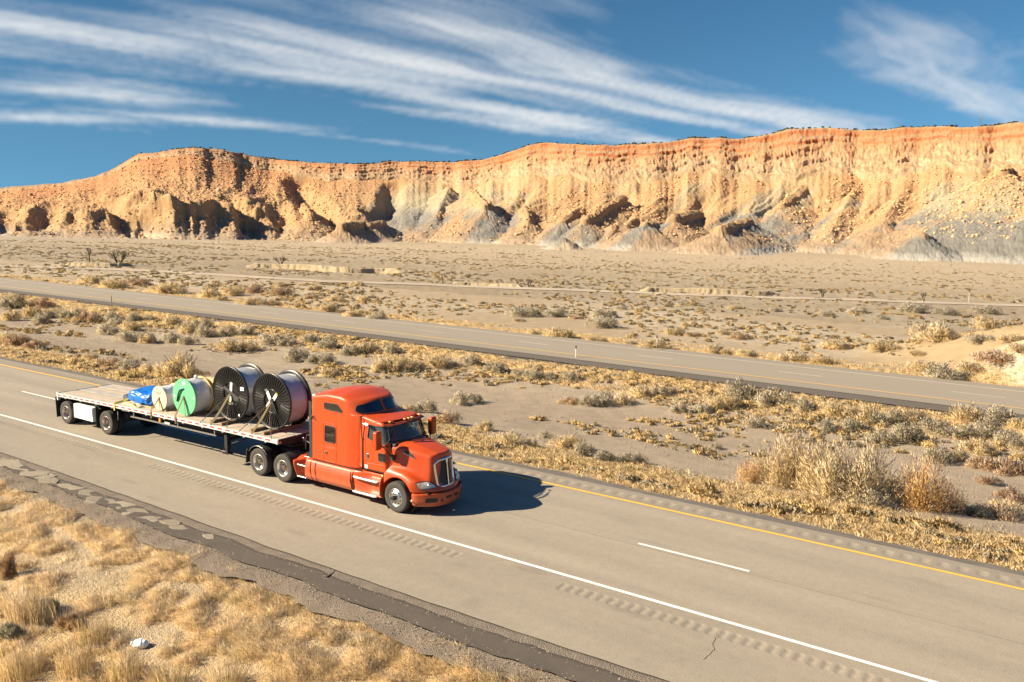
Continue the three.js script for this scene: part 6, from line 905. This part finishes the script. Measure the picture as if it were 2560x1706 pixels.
// dry grass
{
  const r = rng(41), G = [blades(1, 32, 0.16, 0.1, 0.0036, 1.5), blades(2, 32, 0.19, 0.07, 0.0036, 2.3), blades(3, 38, 0.12, 0.19, 0.0032, 0.9)];
  const straw = (q) => { const v = 0.72 + 0.5 * r(); const b = mix3(mix3([0.94, 0.72, 0.41], [0.86, 0.59, 0.27], r()), [0.55, 0.43, 0.21], q); return new THREE.Color().setRGB(b[0] * v, b[1] * v, b[2] * v); };
  const F = [[], [], []], C = [[], [], []], holes = [[220, 1335, 1.1], [150, 1290, 0.9], [330, 1483, 0.55], [255, 1428, 0.9], [390, 1470, 0.5], [160, 1370, 0.6], [60, 1110, 0.7], [230, 1195, 0.5]].map(([a, b, q]) => [hit(a, b), q]);
  for (let i = 0; i < 170000; i++) {
    const x = mix(-46, -5, r()), w = 4.3 + 11 * r() ** 1.15, z = w + zc(x);
    const rel = Math.atan2(x, CZ - z) - YAW; if (rel < -0.6 || rel > 0.58 || Math.hypot(x, z - CZ) < 7) continue;
    const n1 = fbm(x * 0.32 + 3, z * 0.5 + 8, 3), n2 = noise(x * 1.1, z * 1.6); let den = ss(-0.3, 0.0, n1 + 0.7 * n2) * ss(4.5, 5.4, w + 0.7 * noise(x * 0.5, z * 0.5) - 0.25); for (const [p, q] of holes) { const d = Math.hypot(x - p.x, (z - p.z)); if (d < q) den *= 0.06; }
    if (r() > den * 0.95) continue;
    const k = n2 > 0.3 && r() < 0.25 ? 2 : r() < 0.5 ? 0 : 1; const s = 0.62 + 0.5 * r() + 0.3 * Math.max(0, n1);
    F[k].push(M4(x, ground(x, z) - 0.01, z, r() * 6.28, s, s * (0.8 + 0.5 * r()), 0.12, -0.18)); C[k].push(straw(ss(0.1, 0.6, noise(x * 0.6 + 9, z * 0.6)) * 0.7));
  }
  F.forEach((f, i) => inst('dry_grass', G[i], leafMat(1, 1, 1, 0.5), f, C[i], ['golden tufted grass on the near roadside', 'flattened golden grass on the near roadside', 'taller golden grass clumps on the near roadside'][i], 'grass', 'dry grass on the near roadside'));
  const coarse = blades(5, 22, 0.24, 0.13, 0.0075, 1.4), coarse2 = blades(6, 24, 0.28, 0.2, 0.013, 1.1);
  const v1 = [], c1 = [], v2 = [], c2 = [];
  for (let i = 0; i < 60000; i++) { const x = mix(-95, 3, r() ** 0.75), w = -8.35 - 6.6 * r() ** 1.35, z = w + zc(x); const den = ss(-0.45, 0.1, fbm(x * 0.25, z * 0.5, 3) + 0.4 * noise(x * 0.9, z * 1.4)) * ss(-14.6, -12.2, w + 1.3 * noise(x * 0.15, 3)) * ss(-8.2, -8.9, w + 0.35 * noise(x * 0.4, 9)); if (r() > den * 0.62) continue; const s = 0.6 + 0.6 * r(); v1.push(M4(x, ground(x, z) - 0.02, z, r() * 6.28, s, s * (0.6 + 0.5 * r()), 0, -0.15)); const q = straw(0); c1.push(q); }
  inst('dry_grass', coarse, mat(1, 1, 1, 1), v1, c1, 'short golden grass along the median side of the near carriageway', 'grass');
  for (let i = 0; i < 40000; i++) { const x = mix(-260, 10, r() ** 0.6), side = r() < 0.68, wf = side ? 6.9 + 6 * r() ** 1.3 : -5.5 - 4.5 * r() ** 1.3, z = zf(x) + wf; if (z - zc(x) > -15) continue; const den = ss(-0.4, 0.1, fbm(x * 0.2, z * 0.4, 3) + 0.3 * noise(x * 0.8, z)); if (r() > den * 0.7) continue; const s = 0.6 + 0.6 * r(); v2.push(M4(x, ground(x, z) - 0.03, z, r() * 6.28, s, s * (0.6 + 0.5 * r()))); c2.push(straw(0)); }
  inst('dry_grass', coarse2, mat(1, 1, 1, 1), v2, c2, 'short golden grass on both banks of the far carriageway', 'grass');
}
// plants on the near roadside
{
  const clump = (px, py, h, n, wd, r, c, label, name = 'grass_clump', bend = 0.35) => { const p = hit(px, py), t = thing(name, label, 'grass clump', [p.x, p.y - 0.02, p.z], 0); part('blades', blades(Math.round(px * 7 + py), n, r, h, wd, bend), leafMat(...c), t); part('seed_heads', blades(Math.round(px * 3 + py), Math.round(n / 5), r * 0.8, h * 1.25, wd * 0.8, bend * 0.7), leafMat(c[0] * 1.12, c[1] * 1.1, c[2] * 1.1), t); return t; };
  clump(55, 1425, 0.95, 420, 0.004, 0.42, [0.68, 0.48, 0.24], 'tall pale plume grass at the left edge of the picture');
  clump(95, 1432, 0.75, 260, 0.004, 0.3, [0.68, 0.5, 0.25], 'tall pale grass just right of the plume grass at the left edge');
  clump(140, 1425, 0.6, 70, 0.004, 0.22, [0.72, 0.54, 0.28], 'sparse upright stalks right of the tall plume grass');
  clump(250, 1395, 0.42, 60, 0.0045, 0.14, [0.72, 0.55, 0.27], 'fan of stiff straw stalks in the bare patch above the white bag');
  clump(215, 1470, 0.45, 500, 0.0035, 0.45, [0.62, 0.43, 0.18], 'dense tawny grass mound left of the white bag');
  clump(45, 1560, 0.6, 600, 0.0035, 0.5, [0.64, 0.44, 0.18], 'dense golden grass in the bottom left corner');
  clump(290, 1562, 0.6, 420, 0.0035, 0.42, [0.68, 0.48, 0.2], 'long golden grass at the bottom below the white bag');
  clump(390, 1585, 0.55, 380, 0.0035, 0.4, [0.68, 0.47, 0.2], 'long golden grass at the bottom edge right of the bag');
  clump(175, 1545, 0.55, 420, 0.0035, 0.4, [0.66, 0.45, 0.19], 'long golden grass at the bottom left of the bag');
  clump(520, 1580, 0.5, 380, 0.0035, 0.42, [0.68, 0.48, 0.21], 'golden grass clump at the bottom centre left');
  const bushes = [['C', 12, 1325, 75, 1.5, 'rust-brown bush at the left edge of the near roadside'], ['A', 118, 1405, 62, 1.0, 'grey-green bush beside the tall plume grass'], ['A', 20, 1465, 70, 0.8, 'grey-green bush at the lower left edge'], ['C', 165, 1440, 60, 0.7, 'dark brown low bush right of the grey-green bush']];
  for (const [k, x, y, w, hs, lab] of bushes) { const p = hit(x, y), t = thing(KINDS[k].name, lab, 'shrub', [p.x, p.y - 0.02, p.z]); const s = w * 1.088 / FOC * Math.hypot(p.x, p.y - CY, p.z - CZ); part('foliage', sprigs(x * 3 + 7, 3800, { r: 0.45 * s, h: 0.5 * s * hs, len: 0.1, wd: 0.0045, lobes: 7, plume: k === 'C' ? 0.8 : 0.1 }), k === 'C' ? leafMat(0.36, 0.2, 0.075) : leafMat(0.36, 0.31, 0.195), t); part('stems', twigs(x + 1, 24, 0.38 * s, 0.45 * s * hs, 0.006), stemMat, t); }
  // crumpled white bag
  { const p = hit(323, 1488), t = thing('plastic_bag', 'crumpled white plastic bag lying in the near grass', 'bag', [p.x, p.y, p.z], 0.5); const g = new THREE.SphereGeometry(1, 48, 32), q = g.attributes.position; for (let i = 0; i < q.count; i++) { const x = q.getX(i), y = q.getY(i), z = q.getZ(i), k = 1 + 0.34 * (ridged(x * 1.6 + 3, z * 1.6 + y * 1.2, 3) - 0.5) + 0.1 * noise(x * 5, z * 5 + y * 4); q.setXYZ(i, x * 0.17 * k, Math.max(0, 0.085 + y * 0.1 * k), z * 0.13 * k); } g.computeVertexNormals(); part('bag', g, mat(0.8, 0.8, 0.8, 0.5), t); part('handle', tube([[-0.12, 0.1, 0.03], [-0.19, 0.15, 0.05], [-0.2, 0.08, 0.07]], 0.018, 6), mat(0.8, 0.8, 0.8, 0.5), t); }
}
// pale slabs of broken crust along the pavement edge
{
  const r = rng(61), root = thing('broken_edging', 'row of pale broken slabs along the dark pavement edge at left', 'edging'), sm = [[0.4, 0.345, 0.265], [0.35, 0.3, 0.23], [0.44, 0.38, 0.295]].map((c) => mat(...c, 1, 0, { map: soilTex, bumpMap: soilBump, bumpScale: 0.05 }));
  const spots = [[8, 1061, 1.3], [30, 1069, 1.2], [55, 1078, 1.1], [78, 1090, 1.2], [100, 1098, 1.0], [112, 1108, 0.9], [150, 1121, 0.62], [178, 1130, 0.8], [202, 1137, 0.8], [222, 1152, 0.75], [208, 1158, 0.5], [250, 1158, 0.62], [275, 1163, 0.7], [262, 1172, 0.45], [296, 1166, 0.55], [318, 1182, 0.85], [338, 1190, 0.8], [300, 1186, 0.5], [352, 1197, 0.6], [392, 1206, 0.62], [412, 1216, 0.6], [378, 1204, 0.4], [480, 1238, 0.4], [520, 1262, 0.3]];
  for (const [x, y, s] of spots) { const p = hit(x, y), sh = new THREE.Shape(), n = 7; for (let i = 0; i < n; i++) { const a = i / n * 6.283, d = s * (0.36 + 0.2 * r()); const q = [Math.cos(a) * d * 1.35, Math.sin(a) * d * 0.72]; i ? sh.lineTo(...q) : sh.moveTo(...q); } sh.closePath(); const g = new THREE.ExtrudeGeometry(sh, { depth: 0.06, bevelEnabled: true, bevelSize: 0.02, bevelThickness: 0.02, bevelSegments: 1 }); g.rotateX(-Math.PI / 2); const m = part('slab', g, sm[Math.floor(r() * 3)], root); m.position.set(p.x, Math.max(p.y, -0.16) - 0.02 + 0.02 * r(), p.z); m.rotation.set((r() - 0.5) * 0.08, 0.1 + (r() - 0.5) * 0.5, (r() - 0.5) * 0.1); }
}
// marker posts
{
  const post = (px, top, foot, label, light) => { const p = hit(px, foot), d = Math.hypot(p.x, p.y - CY, p.z - CZ), h = (foot - top) * 1.088 / FOC * d; const t = thing('marker_post', label, 'post', [p.x, p.y - 0.05, p.z], 0, 'roadside marker posts'); const m = light ? mat(0.45, 0.43, 0.4, 0.6) : mat(0.045, 0.04, 0.035, 0.7); part('post', rbox(0.09, h, 0.05, 0.01, 0, h / 2, 0), m, t); const rf = part('reflector', rbox(0.11, 0.26, 0.07, 0.01, 0, h - 0.13, 0), light ? mat(0.1, 0.03, 0.025, 0.4) : mat(0.5, 0.33, 0.05, 0.5), t); return rf; };
  post(256, 678, 698, 'dark marker post with yellow top beside the far carriageway at left', false);
  post(1323, 794, 826, 'marker post with dark red top beside the far carriageway at centre', true);
  post(1509, 770, 803, 'thin grey marker post on the other side of the far carriageway', true);
  post(2226, 671, 698, 'thin pale post beside the frontage road at right', true);
}
// bare trees and dead brush on the plain
{
  function bareTree(px, foot, hpx, seed, spread, label, stems = 1) {
    const p = hit(px, foot), d = Math.hypot(p.x, p.y - CY, p.z - CZ), h = hpx * 1.088 / FOC * d, r = rng(seed), t = thing('bare_tree', label, 'tree', [p.x, p.y - 0.05, p.z], 0, null); delete t.userData.group;
    const limbs = [], twig = []; const grow = (o, dir, len, rad, lv, out) => { const mid = o.clone().addScaledVector(dir, len * 0.5).add(V((r() - 0.5) * len * 0.18, 0, (r() - 0.5) * len * 0.18)), e = o.clone().addScaledVector(dir, len).add(V((r() - 0.5) * len * 0.15, 0, (r() - 0.5) * len * 0.15)); out.push(new THREE.TubeGeometry(new THREE.QuadraticBezierCurve3(o, mid, e), 3, rad, lv > 2 ? 3 : 5)); if (lv >= 4) return; const n = lv < 1 ? 3 : 3; for (let i = 0; i < n; i++) { const nd = dir.clone().add(V((r() - 0.5) * 2 * spread, (r() - 0.25) * 0.7, (r() - 0.5) * 2 * spread)).normalize(); grow(lv ? mid.clone().lerp(e, 0.3 + 0.7 * r()) : e, nd, len * (0.55 + 0.25 * r()), rad * 0.58, lv + 1, lv + 1 > 2 ? twig : limbs); } };
    const tr = []; for (let s = 0; s < stems; s++) { const dir = V((r() - 0.5) * (stems > 1 ? 1.3 : 0.3), 1, (r() - 0.5) * (stems > 1 ? 1.3 : 0.3)).normalize(); const o = V((r() - 0.5) * 0.2, 0, (r() - 0.5) * 0.2); grow(o, dir, h * 0.36, h * 0.03, 0, tr); }
    const m = mat(0.07, 0.055, 0.04, 1), m2 = mat(0.11, 0.085, 0.06, 1); part('trunk', tr, m, t); part('limb', limbs, m, t); part('twigs', twig, m2, t); return t;
  }
  bareTree(270, 612, 42, 3, 0.75, 'bare spreading tree with several trunks on the plain at left', 4);
  bareTree(207, 609, 44, 8, 0.4, 'bare slender tree left of the spreading one', 1);
  bareTree(645, 614, 30, 12, 0.9, 'low bare bushy tree beside the pale cut bank', 3);
  bareTree(1890, 684, 26, 15, 1.0, 'low dead tangled brush beside the frontage road at right', 4);
  bareTree(2124, 693, 22, 19, 0.9, 'pale bare brush by the frontage road, at far right', 3);
  bareTree(1215, 660, 26, 23, 1.0, 'bare brush in the dry wash, centre of the plain', 3);
  // eroded banks of the dry wash
  const bank = (pts, h, label, seed) => { const c = new THREE.CatmullRomCurve3(pts.map(([a, b]) => hit(a, b))), n = 260, P = c.getSpacedPoints(n); structure('cut_bank', sheet(n, 9, (a, b, i, j) => { const p = P[i], dx = p.x, dz = p.z - CZ, L = Math.hypot(dx, dz), ux = dx / L, uz = dz / L; const s = a * c.getLength(), e = Math.min(1, Math.sin(Math.PI * a) * 5), nick = ridged(s * 0.12 + seed, 2, 2), hh = h * e * (0.75 + 0.35 * noise(s * 0.09 + seed, 4)) * (nick > 0.93 ? 0.55 : 1); const back = [0, 0.1, 0.16, 0.22, 0.26, 0.3, 0.6, 1.6, 4, 9][j], y = [-0.3, 0.12, 0.35, 0.6, 0.85, 1, 1.03, 0.98, 0.55, -0.06][j]; const f = j < 6 ? 0.55 * (ridged(s * 0.35, seed + j * 0.05, 3) - 0.5) + 0.9 * noise(s * 0.06 + seed, 1) : 0.9 * noise(s * 0.06 + seed, 1); const x = p.x + ux * (back + f), z = p.z + uz * (back + f); const v = 0.92 + 0.16 * noise(s * 0.5, j * 0.8); const col = j < 6 ? [0.52, 0.42, 0.28] : [0.44, 0.35, 0.24]; return [x, (j < 9 ? p.y : ground(x, z)) + hh * y, z, x / 3, z / 3 + j * 0.2, col[0] * v, col[1] * v, col[2] * v]; }, true), soilMat, label); };
  bank([[565, 615], [640, 618], [720, 623], [800, 627], [870, 629], [930, 631]], 1.4, 'pale fluted bank of the dry wash at left centre', 3);
  bank([[1470, 672], [1550, 674], [1640, 677], [1720, 680], [1790, 681]], 1.15, 'pale fluted bank of the dry wash at right centre', 11);
  bank([[150, 611], [200, 612], [260, 613], [305, 612]], 0.9, 'short pale bank of the dry wash behind the bare trees', 17);
  bank([[1040, 655], [1100, 657], [1160, 660], [1200, 662]], 0.7, 'low pale bank above the frontage road', 23);
}
renderer.render(scene, camera);
